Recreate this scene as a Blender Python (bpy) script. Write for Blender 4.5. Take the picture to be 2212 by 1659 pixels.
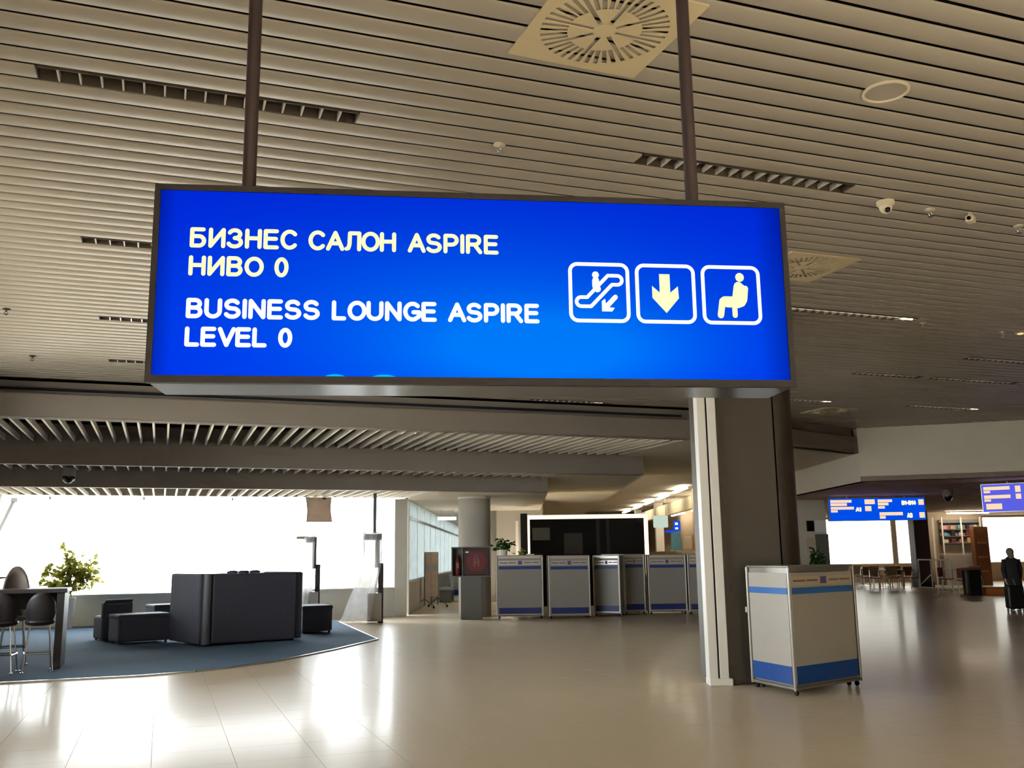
import bpy, math, random
from mathutils import Vector, Matrix

# ------------------------------------------------------------------ scene, camera, light
for o in list(bpy.data.objects):
    bpy.data.objects.remove(o, do_unlink=True)
scene = bpy.context.scene
COL = scene.collection
R = math.radians

CAM_H = 1.5
PITCH, ROLL, HEAD, FPX = R(10.3), R(0.8), R(20.1), 2050.0
fw = Vector((math.sin(HEAD) * math.cos(PITCH), math.cos(HEAD) * math.cos(PITCH), math.sin(PITCH)))
rt0 = Vector((math.cos(HEAD), -math.sin(HEAD), 0))
up0 = rt0.cross(fw)
rt = rt0 * math.cos(ROLL) - up0 * math.sin(ROLL)
up = up0 * math.cos(ROLL) + rt0 * math.sin(ROLL)
cam_data = bpy.data.cameras.new('camera')
cam_data.sensor_width = 36.0
cam_data.lens = FPX * 36.0 / 2212.0
cam_data.clip_end = 400
cam = bpy.data.objects.new('camera', cam_data)
cam.matrix_world = Matrix(((rt.x, up.x, -fw.x, 0), (rt.y, up.y, -fw.y, 0), (rt.z, up.z, -fw.z, CAM_H), (0, 0, 0, 1)))
COL.objects.link(cam)
scene.camera = cam

SKY = 18.0
world = bpy.data.worlds.new('overcast_sky')
scene.world = world
world.use_nodes = True
bg = world.node_tree.nodes['Background']
bg.inputs['Color'].default_value = (0.95, 0.98, 1.0, 1)
bg.inputs['Strength'].default_value = SKY

vs = scene.view_settings
vs.view_transform = 'Standard'
vs.look = 'None'
vs.exposure = 0.0
vs.gamma = 1.0
vs.use_curve_mapping = False
cy = scene.cycles
cy.use_denoising = True
cy.max_bounces = 6
cy.diffuse_bounces = 3
cy.glossy_bounces = 3
cy.transmission_bounces = 3
cy.use_adaptive_sampling = True
cy.adaptive_threshold = 0.07
cy.adaptive_min_samples = 16
cy.transparent_max_bounces = 12
cy.sample_clamp_indirect = 20.0
cy.caustics_reflective = True
cy.blur_glossy = 0.6
cy.caustics_refractive = False

# the back part of the building runs along the viewing direction: D = depth, L = lateral
SH, CH = math.sin(HEAD), math.cos(HEAD)


def dl(d, l):
    return (d * SH + l * CH, d * CH - l * SH)


def portal(name, centre, normal, w, h):
    """window portal: only guides the sampling of the sky through an opening"""
    ld = bpy.data.lights.new(name, 'AREA')
    ld.shape = 'RECTANGLE'
    ld.size, ld.size_y = w, h
    ld.cycles.is_portal = True
    o = bpy.data.objects.new(name, ld)
    n = Vector(normal).normalized()
    x = (Vector((0, 0, 1)) if abs(n.z) < .9 else Vector((0, 1, 0))).cross(-n).normalized()
    y = (-n).cross(x)
    o.matrix_world = Matrix(((x.x, y.x, -n.x, centre[0]), (x.y, y.y, -n.y, centre[1]), (x.z, y.z, -n.z, centre[2]), (0, 0, 0, 1)))
    COL.objects.link(o)


portal('window_portal', (-3.72, 11.5, 2.9), (1, 0, 0), 9.0, 2.8)
portal('window_portal', (3.5, -5.0, 5.45), (0, 0, -1), 14.0, 6.4)
portal('window_portal', (-6.1, 25.32, 1.9), (0, -1, 0), 23.9, 2.4)
_c = dl(48.2, 17.5)
portal('window_portal', (_c[0], _c[1], 2.0), (-SH, -CH, 0), 6.0, 2.4)
_c = dl(48.2, 25.2)
portal('window_portal', (_c[0], _c[1], 2.0), (-SH, -CH, 0), 5.6, 2.4)

# ------------------------------------------------------------------ materials


def lin(c):
    out = []
    for v in c:
        v = v / 255.0
        out.append(v / 12.92 if v <= 0.04045 else ((v + 0.055) / 1.055) ** 2.4)
    return (out[0], out[1], out[2], 1.0)


M = {}


def mat(name, col, rough=0.6, metal=0.0, var=0.08, scale=6.0, bump=0.0, bscale=60.0, spec=0.5, stretch=None, coat=0.0, sub=None):
    m = bpy.data.materials.new(name)
    m.use_nodes = True
    nt = m.node_tree
    b = nt.nodes['Principled BSDF']
    c = lin(col)
    tc = nt.nodes.new('ShaderNodeTexCoord')
    mp = nt.nodes.new('ShaderNodeMapping')
    if stretch:
        mp.inputs['Scale'].default_value = stretch
    nt.links.new(tc.outputs['Object'], mp.inputs['Vector'])
    n = nt.nodes.new('ShaderNodeTexNoise')
    n.inputs['Scale'].default_value = scale
    n.inputs['Detail'].default_value = 3
    nt.links.new(mp.outputs['Vector'], n.inputs['Vector'])
    r = nt.nodes.new('ShaderNodeMix')
    r.data_type = 'RGBA'
    r.inputs[6].default_value = tuple(v * (1 - var) for v in c[:3]) + (1,)
    r.inputs[7].default_value = tuple(min(1, v * (1 + var)) for v in c[:3]) + (1,)
    nt.links.new(n.outputs['Fac'], r.inputs[0])
    nt.links.new(r.outputs[2], b.inputs['Base Color'])
    b.inputs['Roughness'].default_value = rough
    b.inputs['Metallic'].default_value = metal
    b.inputs['Specular IOR Level'].default_value = spec
    if coat:
        b.inputs['Coat Weight'].default_value = coat
        b.inputs['Coat Roughness'].default_value = 0.11
    if bump:
        n2 = nt.nodes.new('ShaderNodeTexNoise')
        n2.inputs['Scale'].default_value = bscale
        nt.links.new(mp.outputs['Vector'], n2.inputs['Vector'])
        bp = nt.nodes.new('ShaderNodeBump')
        bp.inputs['Strength'].default_value = bump
        bp.inputs['Distance'].default_value = 0.01
        nt.links.new(n2.outputs['Fac'], bp.inputs['Height'])
        nt.links.new(bp.outputs['Normal'], b.inputs['Normal'])
    M[name] = m
    return m


def emit(name, col, strength):
    m = bpy.data.materials.new(name)
    m.use_nodes = True
    nt = m.node_tree
    nt.nodes.remove(nt.nodes['Principled BSDF'])
    e = nt.nodes.new('ShaderNodeEmission')
    e.inputs['Color'].default_value = lin(col)
    e.inputs['Strength'].default_value = strength
    nt.links.new(e.outputs[0], nt.nodes['Material Output'].inputs['Surface'])
    M[name] = m
    return m


def glass(name, tint=(250, 252, 252), refl=0.04):
    m = bpy.data.materials.new(name)
    m.use_nodes = True
    nt = m.node_tree
    nt.nodes.remove(nt.nodes['Principled BSDF'])
    t = nt.nodes.new('ShaderNodeBsdfTransparent')
    t.inputs['Color'].default_value = lin(tint)
    g = nt.nodes.new('ShaderNodeBsdfGlossy')
    g.inputs['Roughness'].default_value = 0.03
    mx = nt.nodes.new('ShaderNodeMixShader')
    lw = nt.nodes.new('ShaderNodeFresnel')
    lw.inputs['IOR'].default_value = 1.25
    nt.links.new(lw.outputs['Fac'], mx.inputs[0])
    nt.links.new(t.outputs[0], mx.inputs[1])
    nt.links.new(g.outputs[0], mx.inputs[2])
    nt.links.new(mx.outputs[0], nt.nodes['Material Output'].inputs['Surface'])
    M[name] = m
    return m


def film(name, col, trans, alpha):
    """thin sheet that scatters light through (plastic film, frosted glass, leaves)"""
    m = bpy.data.materials.new(name)
    m.use_nodes = True
    nt = m.node_tree
    nt.nodes.remove(nt.nodes['Principled BSDF'])
    d = nt.nodes.new('ShaderNodeBsdfDiffuse')
    t = nt.nodes.new('ShaderNodeBsdfTranslucent')
    tp = nt.nodes.new('ShaderNodeBsdfTransparent')
    tc = nt.nodes.new('ShaderNodeTexCoord')
    n = nt.nodes.new('ShaderNodeTexNoise')
    n.inputs['Scale'].default_value = 5
    nt.links.new(tc.outputs['Object'], n.inputs['Vector'])
    r = nt.nodes.new('ShaderNodeMix')
    r.data_type = 'RGBA'
    c = lin(col)
    r.inputs[6].default_value = tuple(v * 0.75 for v in c[:3]) + (1,)
    r.inputs[7].default_value = tuple(min(1, v * 1.2) for v in c[:3]) + (1,)
    nt.links.new(n.outputs['Fac'], r.inputs[0])
    for x in (d, t):
        nt.links.new(r.outputs[2], x.inputs['Color'])
    a = nt.nodes.new('ShaderNodeMixShader')
    a.inputs[0].default_value = trans
    nt.links.new(d.outputs[0], a.inputs[1])
    nt.links.new(t.outputs[0], a.inputs[2])
    b = nt.nodes.new('ShaderNodeMixShader')
    b.inputs[0].default_value = alpha
    nt.links.new(tp.outputs[0], b.inputs[1])
    nt.links.new(a.outputs[0], b.inputs[2])
    nt.links.new(b.outputs[0], nt.nodes['Material Output'].inputs['Surface'])
    M[name] = m
    return m


mat('slat', (170, 162, 149), 0.38, 0.0, 0.03, 3, spec=0.5)
mat('ceiling_plain', (205, 192, 172), 0.6, 0, 0.04, 2)
mat('ceiling_void', (22, 17, 13), 0.9, 0, 0.1)
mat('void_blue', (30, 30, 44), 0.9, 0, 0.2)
mat('baffle', (225, 216, 200), 0.45, 0, 0.04)
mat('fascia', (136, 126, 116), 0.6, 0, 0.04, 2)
mat('plaster', (205, 196, 180), 0.8, 0, 0.04, 2)
mat('white_wall', (182, 176, 166), 0.75, 0, 0.03, 2)
mat('warm_wall', (214, 192, 165), 0.7, 0, 0.05, 2)
mat('dark_ceiling', (176, 150, 136), 0.75, 0, 0.08, 1)
mat('sill_grey', (222, 220, 212), 0.7, 0, 0.05, 3)
mat('floor', (204, 187, 162), 0.32, 0, 0.08, 0.6, spec=0.02, coat=0.10)
mat('grout', (104, 90, 74), 0.8, 0, 0.1)
mat('carpet', (94, 116, 138), 0.95, 0, 0.15, 14, bump=0.4, bscale=300, spec=0.15)
mat('alu', (196, 196, 194), 0.32, 1.0, 0.05, 4)
mat('chrome', (225, 228, 230), 0.12, 1.0, 0.02)
mat('brushed', (128, 130, 136), 0.17, 1.0, 0.08, 5, stretch=(1, 60, 60))
mat('sign_frame', (50, 46, 46), 0.45, 0.4, 0.06)
mat('sign_pole', (76, 64, 64), 0.45, 0.5, 0.06)
mat('column_metal', (80, 73, 64), 0.5, 0.3, 0.05, 2, stretch=(4, 4, 0.3))
mat('white_profile', (232, 228, 220), 0.35, 0.0, 0.03)
mat('brace_paint', (118, 118, 120), 0.6, 0, 0.05)
mat('black', (14, 13, 14), 0.5, 0, 0.1)
mat('black_gloss', (10, 10, 12), 0.3, 0, 0.1, spec=0.15)
mat('dark_reflection_panel', (46, 42, 40), 0.4, 0, 0.1)  # tone of a reflection in the black booth wall, put into the colour
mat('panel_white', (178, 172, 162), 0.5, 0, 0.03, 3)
mat('panel_white_shaded', (140, 135, 129), 0.5, 0, 0.03, 3)  # podium panel white, darkened for the shade on the far counters
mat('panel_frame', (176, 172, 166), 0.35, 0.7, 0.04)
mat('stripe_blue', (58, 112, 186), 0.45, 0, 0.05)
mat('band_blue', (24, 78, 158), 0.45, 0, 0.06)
mat('stripe_blue_shaded', (30, 58, 124), 0.45, 0, 0.05)  # podium stripe blue with the counters' shade put into the colour
mat('band_blue_shaded', (16, 36, 104), 0.45, 0, 0.06)  # podium band blue, darkened the same way for the shaded counters
mat('shop_cream', (238, 222, 188), 0.6, 0, 0.03)
mat('print_cream', (196, 182, 158), 0.6, 0, 0.03)
mat('print_brown', (140, 116, 96), 0.6, 0, 0.03)
mat('print_purple', (92, 82, 130), 0.6, 0, 0.05)
mat('sofa', (72, 72, 84), 0.75, 0, 0.12, 20, bump=0.15, bscale=200)
mat('sofa_highlight', (92, 92, 98), 0.5, 0, 0.1)
mat('table_dark', (62, 56, 56), 0.5, 0, 0.1, stretch=(1, 8, 8))
mat('stool_shell', (48, 44, 48), 0.5, 0, 0.1)
mat('stool_brown', (120, 108, 98), 0.55, 0, 0.1)
mat('pot_white', (235, 232, 226), 0.45, 0, 0.03)
mat('bark', (110, 92, 62), 0.85, 0, 0.2, 20)
film('leaf_pale', (150, 150, 70), 0.35, 1.0)
film('leaf_green', (50, 92, 40), 0.3, 1.0)
film('leaf_lime', (160, 178, 90), 0.4, 1.0)
film('plastic_film', (236, 236, 238), 0.3, 0.8)
film('frosted', (142, 148, 149), 0.9, 1.0)
film('board_paper', (196, 180, 168), 0.03, 1.0)
film('banner_sheet', (200, 184, 170), 0.3, 1.0)
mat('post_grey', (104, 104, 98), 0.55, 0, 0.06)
mat('red', (110, 26, 30), 0.45, 0, 0.1)
mat('dark_red', (70, 32, 32), 0.5, 0, 0.1)
mat('pink_mark', (150, 104, 98), 0.6, 0, 0.05)
mat('lens_dark', (22, 20, 20), 0.08, 0, 0.1)
mat('cream_plastic', (222, 210, 184), 0.4, 0, 0.04)
mat('diffuser', (210, 194, 158), 0.5, 0, 0.03)
mat('slot_black', (26, 20, 18), 0.9, 0, 0.1)
mat('louver', (236, 230, 220), 0.25, 0.4, 0.03)
mat('trough', (92, 82, 72), 0.5, 0.3, 0.06)
mat('wood_brown', (128, 84, 54), 0.5, 0, 0.15, 6, stretch=(1, 8, 1))
mat('chair_tan', (166, 142, 110), 0.55, 0, 0.1)
mat('chair_red', (132, 52, 46), 0.55, 0, 0.1)
mat('orange', (226, 132, 62), 0.5, 0, 0.06)
mat('coat', (44, 40, 44), 0.85, 0, 0.15, 14)
mat('trousers', (30, 29, 33), 0.85, 0, 0.1, 14)
mat('skin', (204, 160, 134), 0.55, 0, 0.04)
mat('hair', (126, 112, 90), 0.7, 0, 0.15, 30, stretch=(1, 1, .2))
mat('suitcase', (20, 20, 22), 0.4, 0, 0.1)
mat('poster_white', (232, 230, 228), 0.6, 0, 0.02)
mat('goods_grey', (130, 134, 140), 0.6, 0, 0.2, 8)
mat('goods_teal', (96, 156, 176), 0.5, 0, 0.2)
mat('goods_pink', (224, 130, 126), 0.5, 0, 0.1)
mat('goods_gold', (190, 140, 78), 0.5, 0, 0.15)
mat('dark_pillar', (70, 58, 62), 0.5, 0, 0.08)
mat('soil', (60, 48, 38), 0.95, 0, 0.3, 30)
emit('letter_white', (255, 255, 250), 1.15)
emit('letter_cream', (255, 255, 196), 1.1)
emit('board_blue', (0, 78, 232), 1.0)
emit('board_violet', (92, 98, 226), 1.0)
emit('board_text', (255, 214, 178), 1.1)
emit('board_bright', (255, 246, 200), 1.2)
emit('led_warm', (255, 226, 160), 3.2)
emit('lamp_warm', (255, 243, 218), 14.0)
emit('lamp_kiosk_added', (255, 238, 210), 45.0)
emit('lamp_added_uplight', (255, 240, 215), 190.0)
emit('lamp_tube', (255, 240, 200), 2.4)
emit('lamp_dim', (235, 220, 190), 0.75)
emit('lamp_amber', (255, 190, 120), 1.6)
emit('lamp_cool', (245, 252, 255), 4.0)
emit('lightbox_green', (206, 226, 210), 0.9)
emit('lightbox_blue', (20, 80, 220), 1.0)
glass('window_glass')
glass('tinted_glass', (200, 198, 192))


def sign_face():
    """backlit acrylic: lamps sit behind the lower middle of the box and the edges get less of their light"""
    m = bpy.data.materials.new('sign_face')
    m.use_nodes = True
    nt = m.node_tree
    nt.nodes.remove(nt.nodes['Principled BSDF'])
    L = nt.links.new
    tc = nt.nodes.new('ShaderNodeTexCoord')
    sx = nt.nodes.new('ShaderNodeSeparateXYZ')
    L(tc.outputs['Object'], sx.inputs[0])

    def mth(op, a, b=None, clamp=False):
        n = nt.nodes.new('ShaderNodeMath')
        n.operation = op
        n.use_clamp = clamp
        for i, v in enumerate((a, b)):
            if v is None:
                continue
            if isinstance(v, (int, float)):
                n.inputs[i].default_value = v
            else:
                L(v, n.inputs[i])
        return n.outputs[0]
    u, v = sx.outputs['X'], sx.outputs['Z']

    def blob(cu, cv, ru, rv):
        a = mth('DIVIDE', mth('SUBTRACT', u, cu), ru)
        b = mth('DIVIDE', mth('SUBTRACT', v, cv), rv)
        s = mth('ADD', mth('MULTIPLY', a, a), mth('MULTIPLY', b, b))
        return mth('POWER', 2.718, mth('MULTIPLY', s, -1.0))
    f = mth('ADD', mth('MULTIPLY', blob(1.75, 0.16, 0.62, 0.20), 0.85), mth('MULTIPLY', blob(1.5, 0.3, 1.2, 0.42), 0.5), True)
    edge = mth('MINIMUM', mth('DIVIDE', u, 0.10), mth('DIVIDE', mth('SUBTRACT', 2.92, u), 0.16))
    edge = mth('MINIMUM', edge, 1.0)
    edge = mth('ADD', mth('MULTIPLY', edge, 0.55), 0.45)
    top = mth('SUBTRACT', 1.0, mth('MULTIPLY', v, 0.22))
    mix = nt.nodes.new('ShaderNodeMix')
    mix.data_type = 'RGBA'
    mix.inputs[6].default_value = lin((0, 42, 236))
    mix.inputs[7].default_value = lin((0, 124, 255))
    L(f, mix.inputs[0])
    h1 = mth('GREATER_THAN', mth('MULTIPLY', blob(0.805, 0.000, 0.085, 0.052), 1.0), 0.52)
    h2 = mth('GREATER_THAN', mth('MULTIPLY', blob(1.02, 0.000, 0.10, 0.052), 1.0), 0.52)
    hot = mth('MAXIMUM', h1, h2)
    mix2 = nt.nodes.new('ShaderNodeMix')
    mix2.data_type = 'RGBA'
    mix2.inputs[7].default_value = lin((0, 190, 255))
    L(hot, mix2.inputs[0])
    L(mix.outputs[2], mix2.inputs[6])
    e = nt.nodes.new('ShaderNodeEmission')
    L(mix2.outputs[2], e.inputs['Color'])
    L(mth('MULTIPLY', edge, top), e.inputs['Strength'])
    L(e.outputs[0], nt.nodes['Material Output'].inputs['Surface'])
    M['sign_face'] = m


sign_face()

# ------------------------------------------------------------------ mesh helpers


class MB:
    def __init__(self):
        self.v, self.f = [], []

    def add(self, vs_, fs_):
        k = len(self.v)
        self.v += [tuple(p) for p in vs_]
        self.f += [tuple(i + k for i in f) for f in fs_]
        return self

    def box(self, c, s, rz=0.0, taper=1.0):
        x, y, z = (d / 2 for d in s)
        pts = []
        ca, sa = math.cos(rz), math.sin(rz)
        for zz in (-z, z):
            t = taper if zz > 0 else 1.0
            for xx, yy in ((-x, -y), (x, -y), (x, y), (-x, y)):
                xx, yy = xx * t, yy * t
                pts.append((c[0] + xx * ca - yy * sa, c[1] + xx * sa + yy * ca, c[2] + zz))
        return self.add(pts, [(0, 3, 2, 1), (4, 5, 6, 7), (0, 1, 5, 4), (1, 2, 6, 5), (2, 3, 7, 6), (3, 0, 4, 7)])

    def prism(self, poly, z0, z1):
        n = len(poly)
        a = sum(poly[i][0] * poly[(i + 1) % n][1] - poly[(i + 1) % n][0] * poly[i][1] for i in range(n))
        if a < 0:
            poly = poly[::-1]
        pts = [(p[0], p[1], z0) for p in poly] + [(p[0], p[1], z1) for p in poly]
        fs = [tuple(range(n - 1, -1, -1)), tuple(range(n, 2 * n))]
        fs += [(i, (i + 1) % n, n + (i + 1) % n, n + i) for i in range(n)]
        return self.add(pts, fs)

    def slab(self, p, q, z0, z1, t):
        """upright slab from p to q (plan points), thickness t to the left of p->q"""
        d = Vector((q[0] - p[0], q[1] - p[1]))
        n = Vector((-d.y, d.x)).normalized() * t
        return self.prism([p, q, (q[0] + n.x, q[1] + n.y), (p[0] + n.x, p[1] + n.y)], z0, z1)

    def tube(self, path, r, n=10, cap=True):
        path = [Vector(p) for p in path]
        rs = r if isinstance(r, (list, tuple)) else [r] * len(path)
        k = len(self.v)
        ref = None
        for i, p in enumerate(path):
            t = (path[min(i + 1, len(path) - 1)] - path[max(i - 1, 0)]).normalized()
            if ref is None:
                ref = Vector((0, 0, 1)) if abs(t.z) < 0.9 else Vector((1, 0, 0))
            a = t.cross(ref).normalized()
            b = t.cross(a).normalized()
            ref = a.cross(t)
            for j in range(n):
                th = 2 * math.pi * j / n
                q = p + a * (math.cos(th) * rs[i]) + b * (math.sin(th) * rs[i])
                self.v.append(tuple(q))
        for i in range(len(path) - 1):
            for j in range(n):
                self.f.append((k + i * n + j, k + i * n + (j + 1) % n, k + (i + 1) * n + (j + 1) % n, k + (i + 1) * n + j))
        if cap:
            self.f.append(tuple(k + j for j in range(n))[::-1])
            self.f.append(tuple(k + (len(path) - 1) * n + j for j in range(n)))
        return self

    def lathe(self, c, prof, n=24, sx=1.0, sy=1.0):
        k = len(self.v)
        for r, z in prof:
            for j in range(n):
                th = 2 * math.pi * j / n
                self.v.append((c[0] + math.cos(th) * r * sx, c[1] + math.sin(th) * r * sy, c[2] + z))
        m = len(prof)
        for i in range(m - 1):
            for j in range(n):
                self.f.append((k + i * n + j, k + i * n + (j + 1) % n, k + (i + 1) * n + (j + 1) % n, k + (i + 1) * n + j))
        self.f.append(tuple(k + j for j in range(n))[::-1])
        self.f.append(tuple(k + (m - 1) * n + j for j in range(n)))
        return self

    def ball(self, c, r, n=14, m=8, s=(1, 1, 1)):
        prof = []
        k = len(self.v)
        for i in range(1, m):
            a = math.pi * i / m
            for j in range(n):
                th = 2 * math.pi * j / n
                self.v.append((c[0] + r * s[0] * math.sin(a) * math.cos(th), c[1] + r * s[1] * math.sin(a) * math.sin(th), c[2] - r * s[2] * math.cos(a)))
        for i in range(m - 2):
            for j in range(n):
                self.f.append((k + i * n + j, k + i * n + (j + 1) % n, k + (i + 1) * n + (j + 1) % n, k + (i + 1) * n + j))
        self.f.append(tuple(k + j for j in range(n))[::-1])
        self.f.append(tuple(k + (m - 2) * n + j for j in range(n)))
        return self

    def mesh(self, name, material, smooth=False):
        me = bpy.data.meshes.new(name)
        me.from_pydata(self.v, [], self.f)
        me.materials.append(M[material])
        if smooth:
            me.polygons.foreach_set('use_smooth', [True] * len(me.polygons))
            me.set_sharp_from_angle(angle=R(38))
        me.update()
        return me

    def build(self, name, material, parent=None, smooth=False, bevel=0.0, seg=2, loc=None, rz=None):
        o = bpy.data.objects.new(name, self.mesh(name, material, smooth))
        COL.objects.link(o)
        if parent is not None:
            o.parent = parent
        if loc:
            o.location = loc
        if rz:
            o.rotation_euler.z = rz
        if bevel:
            b = o.modifiers.new('edge', 'BEVEL')
            b.width = bevel
            b.segments = seg
            b.limit_method = 'ANGLE'
            b.angle_limit = R(40)
        return o


def tag(o, label, cat, group=None):
    o['label'] = label
    o['category'] = cat
    if group:
        o['group'] = group
    return o


def thing(name, label, cat, loc=(0, 0, 0), rz=0.0, group=None):
    o = bpy.data.objects.new(name, None)
    o.empty_display_size = 0.1
    o.location = loc
    o.rotation_euler.z = rz
    COL.objects.link(o)
    return tag(o, label, cat, group)


def struct(o, label=None):
    o['kind'] = 'structure'
    if label:
        o['label'] = label
    return o


def copy_of(o, parent=None):
    c = o.copy()
    COL.objects.link(c)
    c.parent = parent
    for ch in [x for x in KIDS.get(o.name, [])]:
        copy_of(ch, c)
    return c


KIDS = {}


def remember(root):
    """children table for copy_of (o.children walks the whole scene)"""
    for o in list(COL.objects):
        if o.parent is not None:
            KIDS.setdefault(o.parent.name, [])
            if o not in KIDS[o.parent.name]:
                KIDS[o.parent.name].append(o)


def bars(name, rects, material, parent, y=-0.004, t=0.003):
    """flat print on a face in the local x-z plane (facing -y): rects of (x0, z0, x1, z1)"""
    b = MB()
    for x0, z0, x1, z1 in rects:
        b.box(((x0 + x1) / 2, y, (z0 + z1) / 2), (x1 - x0, t, z1 - z0))
    return b.build(name, material, parent)


# stroke lettering ---------------------------------------------------


def arc(cx, cz, rx, rz_, a0, a1, n=14):
    return [(cx + rx * math.cos(R(a0 + (a1 - a0) * i / n)), cz + rz_ * math.sin(R(a0 + (a1 - a0) * i / n))) for i in range(n + 1)]


GL = {
    'Б': (0.66, [[(.58, 1), (0, 1), (0, 0), (.36, 0)] + arc(.36, .29, .27, .29, -90, 90) + [(0, .58)]]),
    'И': (0.66, [[(0, 1), (0, 0), (.66, 1), (.66, 0)]]),
    'З': (0.62, [arc(.28, .76, .28, .24, 160, -90, 16), arc(.28, .26, .33, .26, 90, -160, 16)]),
    'Н': (0.66, [[(0, 0), (0, 1)], [(.66, 0), (.66, 1)], [(0, .53), (.66, .53)]]),
    'Е': (0.58, [[(.58, 1), (0, 1), (0, 0), (.6, 0)], [(0, .53), (.54, .53)]]),
    'С': (0.72, [arc(.38, .5, .38, .5, 42, 318, 22)]),
    'А': (0.76, [[(0, 0), (.38, 1), (.76, 0)], [(.14, .34), (.62, .34)]]),
    'Л': (0.68, [[(0, 0.02), (.1, .06), (.16, .3), (.18, 1), (.68, 1), (.68, 0)]]),
    'О': (0.78, [arc(.39, .5, .39, .5, 0, 360, 28)]),
    'В': (0.62, [[(0, 0), (0, 1), (.34, 1)] + arc(.34, .765, .24, .235, 90, -90) + [(0, .53)], [(.34, .53)] + arc(.36, .265, .26, .265, 90, -90) + [(0, 0)]]),
    'S': (0.66, [arc(.33, .745, .30, .255, 30, 235, 14) + arc(.33, .262, .33, .262, 62, -155, 16)]),
    'P': (0.62, [[(0, 0), (0, 1), (.34, 1)] + arc(.34, .72, .28, .28, 90, -90) + [(0, .44)]]),
    'I': (0.0, [[(0, 0), (0, 1)]]),
    'R': (0.68, [[(0, 0), (0, 1), (.36, 1)] + arc(.36, .74, .27, .26, 90, -90) + [(0, .48)], [(.36, .48), (.68, 0)]]),
    'U': (0.68, [[(0, 1), (0, .34)] + arc(.34, .34, .34, .34, 180, 360) + [(.68, 1)]]),
    'N': (0.66, [[(0, 0), (0, 1), (.66, 0), (.66, 1)]]),
    'L': (0.52, [[(0, 1), (0, 0), (.54, 0)]]),
    'G': (0.76, [arc(.39, .5, .39, .5, 45, 315, 22) + [(.74, .2), (.74, .46), (.44, .46)]]),
    'V': (0.72, [[(0, 1), (.36, 0), (.72, 1)]]),
    '0': (0.52, [arc(.26, .5, .26, .5, 0, 360, 24)]),
    '1': (0.26, [[(0, .76), (.26, 1), (.26, 0)]]),
    '3': (0.58, [arc(.28, .76, .26, .24, 150, -90, 14), arc(.28, .26, .30, .26, 90, -150, 14)]),
    '4': (0.6, [[(.46, 0), (.46, 1), (0, .3), (.62, .3)]]),
    '-': (0.34, [[(0, .42), (.34, .42)]]),
}
for a_, b_ in (('E', 'Е'), ('A', 'А'), ('O', 'О'), ('B', 'В'), ('C', 'С'), ('H', 'Н')):
    GL[a_] = GL[b_]


def strokes(mb, lines, half, y):
    """rounded flat strokes in the x-z plane at depth y"""
    for ln in lines:
        for (x0, z0), (x1, z1) in zip(ln, ln[1:]):
            d = Vector((x1 - x0, z1 - z0))
            if d.length < 1e-6:
                continue
            n = Vector((-d.y, d.x)).normalized() * half
            mb.add([(x0 + n.x, y, z0 + n.y), (x0 - n.x, y, z0 - n.y), (x1 - n.x, y, z1 - n.y), (x1 + n.x, y, z1 + n.y)], [(0, 1, 2, 3)])
        for x, z in ln:
            k = 10
            mb.add([(x + half * math.cos(2 * math.pi * i / k), y, z + half * math.sin(2 * math.pi * i / k)) for i in range(k)], [tuple(range(k))])


def lettering(name, text, x0, x1, z0, z1, half, y, material, parent, gap=0.31, space=0.70):
    """one part for each word, the whole line stretched to x0..x1"""
    adv = 0.0
    words_, items = [], []
    for ch in text:
        if ch == ' ':
            adv += space - gap * 0.5
            words_.append(items)
            items = []
            continue
        w, st = GL[ch]
        g = gap * 0.72 if ch in 'АAVЛСCОOG0' else gap
        items.append((adv, st))
        adv += w + g
    words_.append(items)
    total = adv - g
    sx = (x1 - x0 - 2 * half) / total
    sz = z1 - z0 - 2 * half
    for items in words_:
        mb = MB()
        for a, st in items:
            strokes(mb, [[(x0 + half + (a + px) * sx, z0 + half + pz * sz) for px, pz in ln] for ln in st], half, y)
        mb.build(name, material, parent)


# ------------------------------------------------------------------ structure: floor
CEIL = 4.5
Z1, Z2, Z3 = 3.88, 3.42, 3.06
Y1, Y2, Y3, YW = 17.3, 20.75, 21.95, 25.2
ZD = 3.19

floor = MB().add([(-18, -12, -.004), (52, -12, -.004), (52, 76, -.004), (-18, 76, -.004)], [(0, 1, 2, 3)]).build('floor', 'grout')
struct(floor, 'glossy beige stone floor of the hall')
T = 0.6
TX0, TX1, TY0, TY1 = -4.2, 6.6, 5.4, 13.8
tm = MB().box((T / 2, T / 2, -.006), (T - .003, T - .003, .012)).mesh('floor_tile', 'floor')
i = 0
for ix in range(round((TX1 - TX0) / T)):
    for iy in range(round((TY1 - TY0) / T)):
        o = bpy.data.objects.new('floor_tile', tm)
        o.location = (TX0 + ix * T, TY0 + iy * T, 0)
        o.parent = floor
        COL.objects.link(o)
rest = MB()


def tile_patch(x0, x1, y0, y1, step):
    nx, ny = max(1, round((x1 - x0) / step)), max(1, round((y1 - y0) / step))
    for a in range(nx):
        for b in range(ny):
            ax, bx_ = x0 + (x1 - x0) * a / nx, x0 + (x1 - x0) * (a + 1) / nx
            ay, by = y0 + (y1 - y0) * b / ny, y0 + (y1 - y0) * (b + 1) / ny
            e = 0.0015
            rest.add([(ax + e, ay + e, 0), (bx_ - e, ay + e, 0), (bx_ - e, by - e, 0), (ax + e, by - e, 0)], [(0, 1, 2, 3)])


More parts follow.
